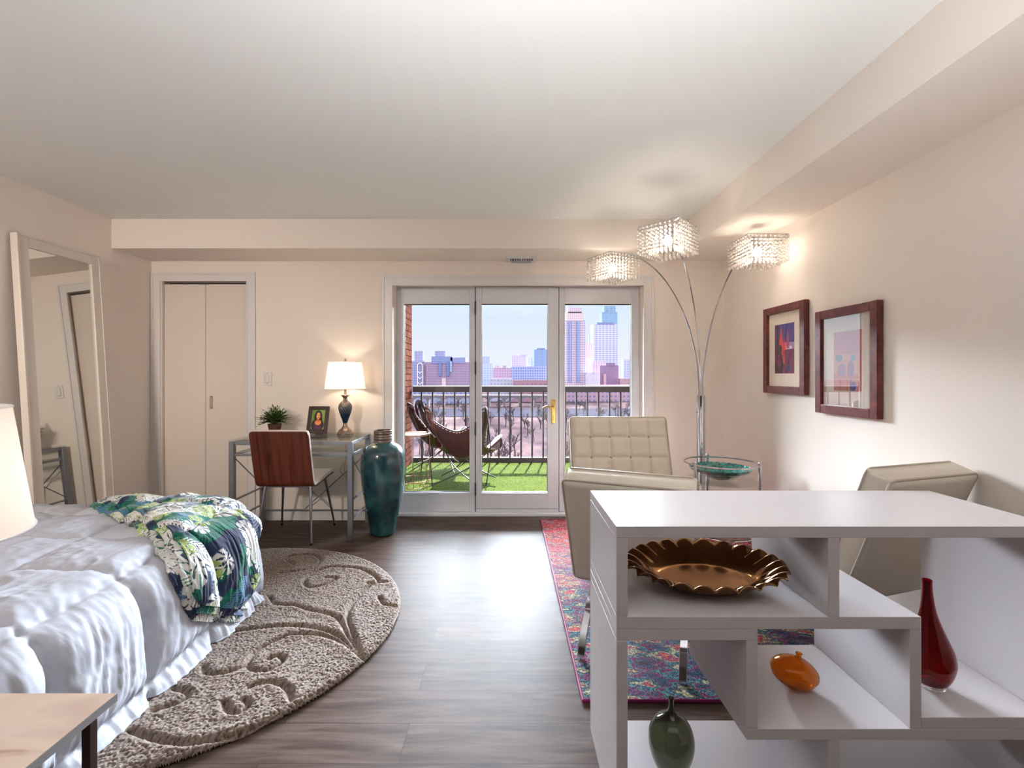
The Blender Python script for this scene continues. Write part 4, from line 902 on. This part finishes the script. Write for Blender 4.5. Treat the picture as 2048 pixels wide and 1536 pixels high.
tr = nt.nodes.new('ShaderNodeBsdfTransparent'); tr.inputs[0].default_value = (.93, .92, .91, 1); gl = nt.nodes.new('ShaderNodeBsdfGlossy'); gl.inputs['Roughness'].default_value = .08; gl.inputs[0].default_value = (1, 1, 1, 1)
rf = nt.nodes.new('ShaderNodeBsdfTranslucent'); rf.inputs[0].default_value = (1, .97, .93, 1)
fr = nt.nodes.new('ShaderNodeLayerWeight'); fr.inputs[0].default_value = .22
m1 = nt.nodes.new('ShaderNodeMixShader'); m1.inputs[0].default_value = .36; m2_ = nt.nodes.new('ShaderNodeMixShader')
m1.inputs[0].default_value = .36; L.new(tr.outputs[0], m1.inputs[1]); L.new(rf.outputs[0], m1.inputs[2]); L.new(fr.outputs['Fresnel'], m2_.inputs[0]); L.new(m1.outputs[0], m2_.inputs[1]); L.new(gl.outputs[0], m2_.inputs[2]); L.new(m2_.outputs[0], out.inputs[0])
M_bead = m
M_bulb3 = emis('halogen_bulb', (1, .86, .72, 1), 110)
def crystal_shade(cx_, cy_, zt, rot, side, arm_ctrl, hgt=.150):
    c = Vector((cx_, cy_, zt))-oa; rm = Matrix.Rotation(rot, 3, 'Z'); hs = side/2
    g = MB(); P0 = Vector((arm_ctrl[0], arm_ctrl[1], ztp-.03)); end = c+Vector((0, 0, .018))
    P1 = P0+Vector((0, 0, arm_ctrl[2])); P2 = end+(Vector((0, 0, 0))-Vector((end.x, end.y, 0)))*arm_ctrl[3]+Vector((0, 0, arm_ctrl[4]))
    pts = [P0*(1-t)**3+P1*3*t*(1-t)**2+P2*3*t*t*(1-t)+end*t**3 for t in [k/36 for k in range(37)]]
    g.tube(pts, .0055, 10); g.sphere(tuple(end), .010, 10, 8); arm = g.build('arm', M_chrome, al)
    cor = [c+rm@Vector((sx*hs, sy*hs, 0)) for sx, sy in ((-1, -1), (1, -1), (1, 1), (-1, 1))]
    g = MB()
    for dz in (0, -.022): g.tube([p+Vector((0, 0, dz)) for p in cor], .0028, 6, closed=True)
    for i in range(4): g.tube([cor[i], cor[i]-Vector((0, 0, .022))], .0025, 6); g.tube([cor[i], c], .002, 6)
    g.tube([c+Vector((0, 0, .02)), c-Vector((0, 0, .03))], .006, 10); g.lathe([(.001, -.03), (.022, -.032), (.024, -.060), (.001, -.062)], tuple(c), 20)
    fr_ = g.build('lamp_shade', M_chrome, al)
    g = MB(); R_ = random.Random(int(cx_*100)); ns_ = 9
    for ring, hs_ in ((0, hs), (1, hs*.62)):
        nn_ = ns_ if ring == 0 else 6
        for i in range(4):
            for k in range(nn_):
                p = Vector(((-1+2*k/nn_)*hs_, -hs_, 0)); p = Matrix.Rotation(i*PI/2, 3, 'Z')@p; p = c+rm@p
                nb = 7 if ring == 0 else 6
                for j in range(nb):
                    zz = p.z-.012-j*hgt/nb-(.0 if ring == 0 else .01); g.sphere((p.x+R_.uniform(-.001, .001), p.y+R_.uniform(-.001, .001), zz), .0082, 8, 6)
                g.sphere((p.x, p.y, p.z-.014-hgt), .0088, 8, 6, sz=1.5)
    tag(g.build('crystal_strands', M_bead, fr_, angle=60), 'strings of clear crystal beads', kind='stuff')
    MB().sphere(tuple(c-Vector((0, 0, .088))), .026, 16, 12, sz=1.1).build('bulb', M_bulb3, fr_)
crystal_shade(.800, 3.60, H+.90, math.radians(27), .265, (-.014, 0, .75, .42, .10))
crystal_shade(1.000, 2.95, H+.925, math.radians(46), .26, (-.004, -.012, .75, .30, -.02))
crystal_shade(1.660, 3.150, H+.905, 0, .258, (.014, 0, .75, .20, .00))
# ---------------------------------------------------------------- framed prints on the right wall
M_cherry = ramp_mat('cherry_frame', [(.3, RGB(72, 26, 30)), (.6, RGB(108, 48, 44)), (.8, RGB(128, 66, 60))], 6, .3, (4, 4, 4), 4, .03)
M_artglass = glass_mat('picture_glass', (1, 1, 1), 1.2); M_artglass2 = glass_mat('glossy_picture_glass', (1, 1, 1), 9)
def art1(U, V_):
    C_ = np.zeros(U.shape+(3,)); a = V_[..., None]; C_[:] = C3(104, 40, 84)*(1-a)+C3(70, 66, 140)*a
    lowm = V_ < .5; C_[lowm] = C3(116, 32, 76); C_[(V_ > .48) & (V_ < .62) & (U > .45)] = C3(180, 140, 190)
    C_[(V_ > .49) & (V_ < .545) & (U > .5) & (U < .88)] = C3(236, 220, 226)
    paint(C_, ell(U, V_, .12, .75, .10, .55), C3(84, 30, 70))
    for x0, w_, z0, z1 in ((.34, .16, .35, .98), (.50, .10, .46, .74), (.68, .08, .5, .92)):
        h_ = np.clip((V_-z0)/(z1-z0), 0, 1); paint(C_, (np.abs(U-x0) < w_*(1-h_)) & (V_ > z0) & (V_ < z1), C3(226, 62, 60) if x0 < .6 else C3(176, 66, 112))
    paint(C_, (np.abs(U-.40-.25*(.45-V_)) < .07+.05*V_) & (V_ > .2) & (V_ < .5), C3(206, 58, 62))
    paint(C_, ell(U, V_, .26, .48, .13, .10, .5), C3(62, 34, 42)); paint(C_, ell(U, V_, .24, .15, .24, .135), C3(62, 34, 42)); paint(C_, ell(U, V_, .22, .215, .13, .085), C3(128, 34, 70))
    paint(C_, ell(U, V_, .33, .33, .07, .14, .5), C3(62, 34, 42)); paint(C_, ell(U, V_, .74, .10, .09, .062), C3(44, 52, 104)); return C_
def art2(U, V_):
    C_ = np.zeros(U.shape+(3,)); C_[:] = C3(210, 140, 130); C_[V_ > .62] = C3(196, 120, 140)
    C_[(V_ > .2) & (V_ < .28)] = C3(206, 92, 46); paint(C_, (U > .88), C3(204, 88, 44)); paint(C_, ell(U, V_, .2, .55, .13, .06), C3(70, 120, 156)); paint(C_, ell(U, V_, .70, .55, .08, .05), C3(70, 120, 156))
    for x0 in (.25, .5): paint(C_, (np.abs(U-x0) < .022) & (V_ < .25), C3(190, 120, 60))
    paint(C_, ell(U, V_, .3, .34, .16, .12), C3(160, 90, 140)); paint(C_, ell(U, V_, .62, .36, .13, .14), C3(150, 80, 130)); paint(C_, ell(U, V_, .72, .08, .09, .08), C3(80, 80, 160)); paint(C_, (np.abs(U-.62) < .02) & (V_ < .2), C3(70, 60, 120)); return C_
def framed(label, y0, y1, z0, z1, art, ay, az, xw=XR, gm=None):
    t_ = thing('framed_print', label, 'picture', (xw, (y0+y1)/2, (z0+z1)/2)); hy, hz = (y1-y0)/2, (z1-z0)/2; fw = .050
    g = MB(); a0, a1 = -.036, -.004
    for (p, q_, r_, s_) in ((-hy, -hy+fw, -hz, hz), (hy-fw, hy, -hz, hz), (-hy+fw, hy-fw, -hz, -hz+fw), (-hy+fw, hy-fw, hz-fw, hz)): g.box(a0, a1, p, q_, r_, s_)
    g.build('frame', M_cherry, t_, smooth=False, bevel=.003)
    MB().box(-.018, -.006, -hy+fw, hy-fw, -hz+fw, hz-fw).build('mat_board', mat('cream_mat_board', RGB(240, 226, 208), .8, var=.01), t_, smooth=False)
    # the picture: u runs from far (large y) to near (small y) as seen from the room
    def fn(U, V_): return np.stack([np.full(U.shape, -.0186), hy-fw-(2*(hy-fw))*(ay[0]+(ay[1]-ay[0])*U), -hz+fw+2*(hz-fw)*(az[0]+(az[1]-az[0])*V_)], -1)
    vcgrid('print', 150, 210, fn, art, col_mat('print_ink', .6, .3), t_)
    MB().add([(-.024, -hy+fw, -hz+fw), (-.024, hy-fw, -hz+fw), (-.024, hy-fw, hz-fw), (-.024, -hy+fw, hz-fw)], [(0, 1, 2, 3)]).build('glass', gm or M_artglass, t_, smooth=False)
    return t_
framed('cherry framed print with red flames on violet, nearer the corner lamp', 2.955, 3.43, 1.130, 1.728, art1, (.19, .79), (.175, .845))
framed('cherry framed pale orange print on the right wall, nearer the camera', 2.372, 2.852, 1.033, 1.632, art2, (.24, .80), (.17, .83), gm=M_artglass2)
# ---------------------------------------------------------------- balcony
M_brick, nt, b = nodes('tan_brick'); L = nt.links; t = nt.nodes.new('ShaderNodeTexCoord'); s = nt.nodes.new('ShaderNodeSeparateXYZ'); cb = nt.nodes.new('ShaderNodeCombineXYZ'); L.new(t.outputs['Object'], s.inputs[0])
ad = nt.nodes.new('ShaderNodeMath'); L.new(s.outputs['X'], ad.inputs[0]); L.new(s.outputs['Y'], ad.inputs[1]); L.new(ad.outputs[0], cb.inputs[0]); L.new(s.outputs['Z'], cb.inputs[1])
br = nt.nodes.new('ShaderNodeTexBrick'); br.inputs['Scale'].default_value = 1; br.inputs['Brick Width'].default_value = .20; br.inputs['Row Height'].default_value = .085; br.inputs['Mortar Size'].default_value = .006
br.inputs['Color1'].default_value = RGB(118, 78, 66); b.inputs['Specular IOR Level'].default_value = 0; br.inputs['Color2'].default_value = RGB(92, 56, 46); br.inputs['Mortar'].default_value = RGB(50, 34, 30); L.new(cb.outputs[0], br.inputs[0])
nz = nt.nodes.new('ShaderNodeTexNoise'); nz.inputs['Scale'].default_value = 40; L.new(t.outputs['Object'], nz.inputs[0]); mm = nt.nodes.new('ShaderNodeMix'); mm.data_type = 'RGBA'; mm.blend_type = 'MULTIPLY'; mm.inputs[0].default_value = .8
r = nt.nodes.new('ShaderNodeValToRGB'); r.color_ramp.elements[0].position = .4; r.color_ramp.elements[0].color = (.45, .40, .38, 1); r.color_ramp.elements[1].position = .55; L.new(nz.outputs[0], r.inputs[0]); L.new(br.outputs[0], mm.inputs[6]); L.new(r.outputs[0], mm.inputs[7]); L.new(mm.outputs[2], b.inputs['Base Color']); b.inputs['Roughness'].default_value = .9
YRL = 6.87; bx0, bx1 = -1.37, 1.775
struct(MB().box(bx0-.3, bx0, YW+.27, YRL-.03, -.3, 3.2).build('wall_balcony_left', M_brick, smooth=False))
struct(MB().box(bx1, bx1+.3, YW+.27, YRL-.03, -.3, 3.2).build('wall_balcony_right', M_brick, smooth=False))
struct(MB().box(bx0-.3, bx1+.3, YD+.13, YRL+.15, -.3, -.03).build('floor_balcony', mat('balcony_concrete', RGB(150, 145, 140), .9, var=.1), smooth=False))
struct(MB().box(bx0-.3, bx1+.3, YW+.27, YRL+.05, 2.62, 2.82).build('ceiling_balcony', mat('balcony_slab', RGB(200, 196, 190), .9, var=.05), smooth=False))
# turf
nu, nv = 700, 560; u = np.linspace(bx0+.01, bx1-.01, nu); v_ = np.linspace(YD+.16, YRL-.05, nv); U, V_ = np.meshgrid(u, v_, indexing='ij')
rn = np.random.rand(nu, nv); lowf = .5+.5*np.sin(U*6+2*np.sin(V_*5))*np.sin(V_*9+U*3)
zt2 = -.006+rn*.016+.004*lowf
P = np.stack([U, V_, zt2], -1); g0, g1 = C3(68, 84, 24), C3(36, 54, 12); kk = np.clip(rn*.9+.15*lowf, 0, 1)[..., None]
tf = npmesh('artificial_turf', P.reshape(-1, 3), gridfaces(nu, nv), col_mat('turf_blades', .9, .1, .2, 150), None, (g1*(1-kk)+g0*kk).reshape(-1, 3)); tag(tf, 'bright green artificial turf covering the balcony floor', 'turf', kind='stuff')
tf2 = tf.modifiers.new('thick', 'SOLIDIFY'); tf2.thickness = .012; tf2.offset = -1
# railing
rl = thing('balcony_railing', 'dark brown metal railing across the balcony edge', 'railing', (.2, YRL, 0))
M_rail = mat('dark_brown_rail', RGB(56, 40, 42), .5, var=.1)
MB().box(bx0+.01-.2, bx1-.01-.2, -.04, .05, Z(784, YRL), Z(772, YRL)).build('top_rail', M_rail, rl, smooth=False, bevel=.004)
MB().box(bx0+.01-.2, bx1-.01-.2, -.02, .03, -.03, Z(914.5, YRL)).build('bottom_rail', M_rail, rl, smooth=False, bevel=.003)
sp_ = 22.1*YRL/F; x = X(843.2, YRL)-3*sp_
while x < bx1-.05:
    if x > bx0+.04: MB().box(x-.2-.012, x-.2+.012, -.009, .015, Z(914.6, YRL), Z(784, YRL)).build('baluster', M_rail, rl, smooth=False)
    x += sp_
# butterfly chairs
M_sling = ramp_mat('brown_leather_sling', [(.3, RGB(48, 22, 24)), (.7, RGB(72, 34, 36))], 6, .38, bump=.05); M_rod = mat('black_rod', RGB(30, 24, 24), .4, .5)
M_stitch = mat('cream_stitching', RGB(226, 206, 190), .7)
def butterfly(label, loc, rz, sc=1.0):
    t_ = thing('butterfly_chair', label, 'chair', loc, rz, None); t_.scale = (sc, sc, sc)
    bl_, br_, fr_, fl_ = Vector((-.35, -.31, .90)), Vector((.35, -.31, .90)), Vector((.40, .36, .52)), Vector((-.40, .36, .52))
    c0 = Vector((0, .02, .27))
    def lobe(c, w_=.075):
        inward = (c0-c); inward.z = 0; inward.normalize(); side = Vector((-inward.y, inward.x, 0)); dn = Vector((0, 0, -.10))
        return [c+inward*.06-side*w_+dn, c-side*w_*.6+dn*.15, c, c+side*w_*.6+dn*.15, c+inward*.06+side*w_+dn]
    outl = lobe(bl_)+[Vector((0, -.20, .62))]+lobe(br_)+[Vector((.25, .07, .44))]+lobe(fr_)+[Vector((0, .36, .37))]+lobe(fl_)+[Vector((-.25, .07, .44))]
    # order corners anticlockwise seen from above
    outl = []
    for c, mid_ in ((bl_, Vector((0, -.235, .625))), (br_, Vector((.27, .05, .43))), (fr_, Vector((0, .37, .36))), (fl_, Vector((-.27, .05, .43)))):
        inward = (c0-c); inward.z = 0; inward.normalize(); side = Vector((-inward.y, inward.x, 0)); dn = Vector((0, 0, -1))
        cen_side = -side if side.dot(mid_-c) < 0 else side
        for k, (a, z_) in enumerate(((-1, .15), (-.75, .04), (0, 0), (.75, .04), (1, .15))): outl.append(c+cen_side*a*.085+inward*(abs(a)**2*.07)+dn*z_)
        outl.append(mid_)
    loop = catmull(outl, 7, closed=True); N = len(loop); g = MB(); vs = []; nr = 16
    for i in range(nr+1):
        q_ = i/nr
        for p in loop:
            xy = c0.lerp(p, q_); z = c0.z+(p.z-c0.z)*(q_**1.9); vs.append((xy.x, xy.y, z))
    fs = [(i*N+k, i*N+(k+1) % N, (i+1)*N+(k+1) % N, (i+1)*N+k) for i in range(nr) for k in range(N)]
    g.add(vs, fs); ob = g.build('sling', M_sling, t_, weld=True); sd = ob.modifiers.new('thick', 'SOLIDIFY'); sd.thickness = .006
    g = MB()
    for k in range(0, N, 1):
        p = loop[k]; q_ = c0.lerp(p, .965); a_ = loop[(k+1) % N]; dd = (a_-p)*.45; z = c0.z+(p.z-c0.z)*(.965**1.9)
        st0 = Vector((q_.x, q_.y, z)); g.tube([st0-dd*.5, st0+dd*.5], .0048, 5)
    g.build('stitching', M_stitch, ob)
    F1, F2, B1, B2 = Vector((-.34, .28, 0)), Vector((.34, .28, 0)), Vector((-.30, -.30, 0)), Vector((.30, -.30, 0))
    def rod(*p): MB().tube(catmull(p, 6), .0065, 8).build('frame_rod', M_rod, t_)
    up = Vector((0, 0, .008))
    rod(bl_-Vector((0, 0, .02)), Vector((.02, .12, .24)), F2+up); rod(br_-Vector((0, 0, .02)), Vector((-.02, .12, .24)), F1+up)
    rod(fl_-Vector((0, 0, .02)), Vector((-.12, .02, .20)), B2+up); rod(fr_-Vector((0, 0, .02)), Vector((.12, .02, .20)), B1+up)
    rod(bl_-Vector((0, 0, .02)), Vector((-.36, -.12, .40)), B1*.95+Vector((-.03, .14, .008))); rod(br_-Vector((0, 0, .02)), Vector((.36, -.12, .40)), B2*.95+Vector((.03, .14, .008)))
    return t_
TZ = .013
butterfly('dark brown leather butterfly chair with its back to the patio door', (-.52, 5.52, TZ), math.radians(-10))
butterfly('brown leather butterfly chair against the brick at the left of the balcony', (-.95, 6.36, TZ), math.radians(-90))
# wire table
wt = thing('wire_side_table', 'round copper wire basket side table between the butterfly chairs', 'side table', (-1.05, 5.30, TZ))
M_cop = mat('copper_wire', RGB(110, 62, 46), .45, .4); rw = .19; zt3 = .585
MB().lathe([(.001, zt3-.006), (rw, zt3-.006), (rw+.003, zt3), (rw+.003, zt3+.014), (rw-.004, zt3+.014), (rw-.004, zt3+.004), (.001, zt3+.004)], n=48).build('tray_top', mat('copper_tray', RGB(150, 108, 86), .4, .3), wt)
ring = lambda r_, z_: [(r_*math.cos(2*PI*k/40), r_*math.sin(2*PI*k/40), z_) for k in range(40)]
for r_, z_ in ((rw, .085), (rw*.72, .006)): MB().tube(ring(r_, z_), .0035, 6, closed=True).build('wire_ring', M_cop, wt)
for k in range(14):
    a = 2*PI*k/14; MB().tube([(rw*math.cos(a), rw*math.sin(a), zt3-.006), (rw*math.cos(a), rw*math.sin(a), .085), (rw*.72*math.cos(a), rw*.72*math.sin(a), .006)], .0028, 6).build('wire', M_cop, wt)
# ---------------------------------------------------------------- city beyond the balcony
ZG = -29.0
m, nt, b = nodes('river_valley'); L = nt.links; t = nt.nodes.new('ShaderNodeTexCoord'); mp = nt.nodes.new('ShaderNodeMapping'); mp.inputs['Scale'].default_value = (1, .55, 1); L.new(t.outputs['Object'], mp.inputs[0])
n_ = nt.nodes.new('ShaderNodeTexNoise'); n_.inputs['Scale'].default_value = .035; n_.inputs['Detail'].default_value = 9; n_.inputs['Roughness'].default_value = .62; L.new(mp.outputs[0], n_.inputs[0])
r = nt.nodes.new('ShaderNodeValToRGB'); e = r.color_ramp.elements; e[0].position = .36; e[0].color = RGB(46, 38, 43); e[1].position = .66; e[1].color = RGB(90, 76, 75); q = e.new(.5); q.color = RGB(66, 56, 61); L.new(n_.outputs[0], r.inputs[0]); L.new(r.outputs[0], b.inputs['Base Color']); b.inputs['Roughness'].default_value = 1; b.inputs['Specular IOR Level'].default_value = 0
struct(MB().add([(-900, 30, ZG), (900, 30, ZG), (2600, 3500, ZG), (-2600, 3500, ZG)], [(0, 1, 2, 3)]).build('ground', m, smooth=False))
def bldg(name, label, px0, px1, py, D, wall, win, cw=3.4, ch=3.3, fw=.5, fh=.5, depth=None, caps=()):
    x0, x1, zt = X(px0, D), X(px1, D), Z(py, D); depth = depth or max(12, (x1-x0)*.8)
    if name == 'low_building': depth = 9
    wm = 1 if name in ('residential_tower', 'grid_tower') else .72
    win = tuple(a*wm+b_*(1-wm) for a, b_ in zip(win, wall))  # haze put into the colour: windows pulled toward the wall tone
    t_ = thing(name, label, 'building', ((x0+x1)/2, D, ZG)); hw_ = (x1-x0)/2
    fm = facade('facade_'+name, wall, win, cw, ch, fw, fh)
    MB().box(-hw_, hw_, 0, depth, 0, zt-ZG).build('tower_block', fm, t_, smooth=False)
    for c_ in caps:
        kind, a0, a1, cy0, cy1, cc = c_
        xa, xb, za, zb = X(a0, D)-t_.location.x, X(a1, D)-t_.location.x, Z(cy1, D)-ZG, Z(cy0, D)-ZG
        cm = facade('cap_'+name, RGB(*cc), tuple(k*.7 for k in RGB(*cc)[:3])+(1,), cw, ch, fw, fh)
        if kind == 'box': MB().box(xa, xb, -.8, depth*.7, za, zb).build('upper_tier', cm, t_, smooth=False)
        if kind == 'front': MB().box(xa, xb, -1.6, 0, za, zb).build('facade_strip', cm, t_, smooth=False)
        if kind == 'cyl': MB().lathe([((xb-xa)/2, za), ((xb-xa)/2, zb)], ((xa+xb)/2, (xb-xa)/2-.5, 0), 32).build('round_crown', cm, t_)
        if kind == 'mast': MB().tube([((xa+xb)/2, depth*.3, za), ((xa+xb)/2, depth*.3, zb)], (xb-xa)/2, 6).build('mast', M_trim, t_)
    return t_
PUR, PURW = RGB(158, 132, 146), RGB(96, 104, 142)  # building colours from here are paled toward blue-grey to carry distance haze
bldg('apartment_tower', 'blue grey apartment tower with a round crown beside the brick wall', 822, 849.5, 722, 560, RGB(150, 146, 170), RGB(92, 104, 150), 2.2, 3, caps=(('cyl', 827, 846, 702, 724, (158, 158, 182)), ('front', 846, 849, 724, 772, (150, 124, 142))))
ab = bldg('apartment_block', 'wide purple brick apartment block with a round crown across the river', 850.5, 939, 724, 560, PUR, PURW, 2.1, 2.9, caps=(
    ('cyl', 868, 891, 702, 727, (150, 150, 178)), ('box', 863, 905, 713, 727, (130, 138, 172)), ('box', 901, 931, 715, 726, (140, 144, 176)),
    ('front', 877, 883, 724, 752, (116, 126, 160)), ('front', 893, 899, 724, 752, (112, 122, 158)), ('front', 900, 904, 722, 744, (150, 168, 196)), ('front', 884, 892, 756, 775, (206, 180, 186))))
# white arch motif on the first tower
aw = MB(); D = 559.2
pts = [(X(835, D), D-.3, Z(772, D)), (X(835, D), D-.3, Z(733, D))]+[(X(840-5*math.cos(k*PI/10), D), D-.3, Z(732-6*math.sin(k*PI/10), D)) for k in range(11)]+[(X(845, D), D-.3, Z(733, D)), (X(845, D), D-.3, Z(772, D))]
at_ = [o for o in bpy.data.objects if o.name == 'apartment_tower'][0]
aw.tube([Vector(p)-at_.location for p in pts], .55, 6)
for k in (746, 757, 768): aw.tube([Vector(p)-at_.location for p in ((X(836, D), D-.3, Z(k-3, D)), (X(840, D), D-.3, Z(k+1, D)), (X(844, D), D-.3, Z(k-3, D)))], .55, 6)
tag(aw.build('arch_motif', M_trim, at_), 'white arch outline on the facade')
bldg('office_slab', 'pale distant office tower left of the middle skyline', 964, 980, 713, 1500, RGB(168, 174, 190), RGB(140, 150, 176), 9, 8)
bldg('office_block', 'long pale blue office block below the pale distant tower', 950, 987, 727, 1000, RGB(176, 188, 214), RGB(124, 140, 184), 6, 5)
bldg('brick_warehouse', 'long mauve warehouse with rows of windows in the middle skyline', 985, 1022.5, 736, 640, RGB(168, 146, 160), RGB(110, 108, 142), 3.5, 3.6, caps=(('box', 990, 1000, 731, 737, (176, 156, 168)), ('box', 1006, 1012, 731, 738, (160, 140, 156))))
bldg('office_tower', 'mauve stepped office tower in the middle skyline', 1024, 1052, 711, 1200, RGB(190, 172, 186), RGB(136, 134, 172), 6, 5, caps=(('box', 1040, 1052, 709, 713, (184, 168, 184)),))
bldg('glass_tower', 'pale blue glass office tower behind the door edge', 1068, 1094, 699, 1100, RGB(128, 146, 172), RGB(112, 132, 164), 12, 6, caps=(('box', 1074, 1090, 696, 700, (120, 138, 164)),))
bldg('office_block', 'small blue grey block between two middle skyline towers', 1055, 1069, 716, 1250, RGB(150, 160, 192), RGB(118, 130, 172), 8, 6)
bldg('glass_block', 'low dark blue glass block with white window grid, middle skyline', 1023, 1096, 733, 640, RGB(150, 158, 186), RGB(70, 96, 146), 3.2, 3.6, .62, .62)
bldg('low_building', 'low white building just above the railing in the middle pane', 978, 1025, 757, 560, RGB(176, 174, 184), RGB(128, 136, 160), 4, 4)
bldg('low_building', 'low rose brick building just above the railing near the door handle', 1026, 1098, 760, 550, RGB(160, 126, 134), RGB(124, 106, 124), 5, 5, .4, .4)
bldg('residential_tower', 'tall beige stone tower with blue window bays in the right pane', 1131, 1171, 640, 600, RGB(200, 178, 178), RGB(112, 128, 176), 2.6, 3.0, .5, .55, caps=(
    ('box', 1133, 1167, 624, 642, (204, 184, 186)), ('box', 1136, 1163, 615, 626, (196, 176, 184)), ('front', 1137, 1142, 642, 765, (138, 150, 186)), ('front', 1153, 1158, 642, 765, (138, 150, 186)), ('mast', 1135, 1136, 611, 625, (0, 0, 0)), ('mast', 1163, 1164, 611, 625, (0, 0, 0))))
bldg('grid_tower', 'white gridded office tower in the right pane', 1187, 1235, 648, 900, RGB(186, 184, 196), RGB(128, 136, 168), 6.6, 3.6, .72, .5, caps=(('box', 1194, 1228, 645, 649, (120, 130, 160)),))
bldg('glass_tower', 'tall pale blue glass tower behind the white gridded tower', 1204, 1235, 624, 1150, RGB(124, 150, 172), RGB(112, 140, 164), 10, 6, caps=(('box', 1208, 1231, 612, 625, (124, 150, 172)),))
bldg('office_tower', 'slim mauve tower beside the beige stone tower', 1170, 1185, 686, 800, RGB(200, 176, 190), RGB(164, 150, 180), 4, 60, .4, .95)
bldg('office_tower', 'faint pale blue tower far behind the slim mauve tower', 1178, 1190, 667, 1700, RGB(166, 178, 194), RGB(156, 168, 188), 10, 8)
bldg('office_block', 'ribbed mauve block in front of the white gridded tower', 1184, 1210, 722, 760, RGB(192, 172, 188), RGB(150, 142, 174), 4, 40, .45, .92)
bldg('brick_tower', 'plain purple brown tower in front of the white gridded tower', 1200, 1237, 731, 600, RGB(134, 112, 138), RGB(126, 106, 134), 6, 5, .2, .3, caps=(('box', 1212, 1230, 726, 732, (128, 110, 138)), ('front', 1207, 1212, 748, 772, (186, 150, 158))))
bldg('office_tower', 'blue grey tower at the right edge of the right pane', 1247, 1262, 719, 700, RGB(168, 172, 194), RGB(120, 130, 170), 4, 3.6)
bldg('low_building', 'white low building at the foot of the slim mauve tower', 1171, 1198, 745, 590, RGB(180, 178, 186), RGB(150, 154, 172), 9, 8, .3, .3)
bldg('low_building', 'low pinkish brick row right of the purple brown tower', 1240, 1270, 757, 590, RGB(160, 132, 136), RGB(128, 114, 130), 4, 4)
bldg('low_building', 'long low mauve building just under the railing top in the right pane', 1120, 1270, 770, 560, RGB(180, 150, 160), RGB(104, 104, 146), 5, 5, .5, .5)
bldg('low_building', 'long low blue grey building under the railing top in the left pane', 815, 950, 776, 520, RGB(156, 158, 180), RGB(104, 116, 160), 5, 5, .5, .5)
# stone arch bridge
bd = thing('stone_arch_bridge', 'pale stone arch bridge over the river seen through the railing', 'bridge', (0, 470, ZG)); D = 470
zt = Z(790, D)-ZG; M_stone = mat('pale_stone', RGB(112, 104, 108), .9, var=.1, scale=.5)
MB().box(X(826, D), X(1100, D), -3, 5, zt-2.2, zt).build('deck', M_stone, bd, smooth=False)
g = MB(); nA = 9; x0, x1 = X(826, D), X(1100, D); sp3 = (x1-x0)/nA
for k in range(nA):
    a0 = x0+k*sp3; g.box(a0-.9, a0+.9, -3, 5, 0, zt-2.2)
    for j in range(10):
        t0, t1 = PI*j/10, PI*(j+1)/10; r_ = sp3/2-.9; cxx = a0+sp3/2; zb_ = zt-2.2-4.0
        p0 = (cxx-r_*math.cos(t0), zb_+3.6*math.sin(t0)); p1 = (cxx-r_*math.cos(t1), zb_+3.6*math.sin(t1))
        g.add([(p0[0], -3, p0[1]), (p1[0], -3, p1[1]), (p1[0], -3, zt-2.2), (p0[0], -3, zt-2.2)], [(0, 1, 2, 3)])
g.build('arches', M_stone, bd, smooth=False, recalc=False)
struct(MB().add([(-260, 350, ZG+.3), (260, 350, ZG+.3), (300, 440, ZG+.3), (-300, 440, ZG+.3)], [(0, 1, 2, 3)]).build('river', mat('river_water', RGB(50, 50, 60), .9, var=.1, scale=.05, spec=0), smooth=False))
for k, (a, c_, y_, d_) in enumerate(((985, 1075, 880, 0), (820, 930, 872, 0), (1120, 1265, 850, 0))):
    pass
# bare winter trees
M_bark = mat('bare_bark', RGB(74, 60, 66), .9, var=.15)
def tree_mesh(seed, hgt=13):
    R_ = random.Random(seed); g = MB()
    def br_(p, d, ln, r_, lv):
        pts = [p]; q_ = p
        for i in range(3): d = (d+Vector((R_.uniform(-.12, .12), R_.uniform(-.12, .12), .05))).normalized(); q_ = q_+d*ln/3; pts.append(q_)
        g.tube(pts, [r_, r_*.85, r_*.72, r_*.6], 4, cap=False)
        if lv == 0: return
        for k in range(4 if lv > 1 else 5):
            t_ = R_.uniform(.35, 1); pp_ = pts[0].lerp(pts[-1], t_); a = R_.uniform(0, 2*PI); tl = R_.uniform(.4, .85)
            nd = (d*math.cos(tl)+Vector((math.cos(a), math.sin(a), R_.uniform(0, .3)))*math.sin(tl)).normalized(); br_(pp_, nd, ln*R_.uniform(.5, .72), r_*.56, lv-1)
    br_(Vector((0, 0, 0)), Vector((0, 0, 1)), hgt*.42, .36, 4); o = g.build('bare_tree', M_bark, recalc=False, smooth=False); return o
protos = [tree_mesh(s_) for s_ in (3, 9, 17, 28)]; first = [True]*4
TR = random.Random(21)
spots = []
for k in range(84):
    for tr_ in range(60):
        D = TR.uniform(10.5, 20.5)**2; px = TR.choice([TR.uniform(826, 945), TR.uniform(960, 1100), TR.uniform(1125, 1262)])
        if all(math.hypot(X(px, D)-q[0], D-q[1]) > 8.2 for q in spots): spots.append((X(px, D), D, TR.uniform(.7, 1.05))); break
for k, (x, y, s_) in enumerate(spots):
    i = k % 4
    if first[i]: o = protos[i]; first[i] = False
    else: o = protos[i].copy(); S.collection.objects.link(o)
    o.location = (x, y, ZG); o.scale = (s_, s_, s_); o.rotation_euler = (0, 0, TR.uniform(0, 6.28))
    tag(o, 'bare leafless tree in the valley below the balcony', 'tree', 'bare trees below the balcony')
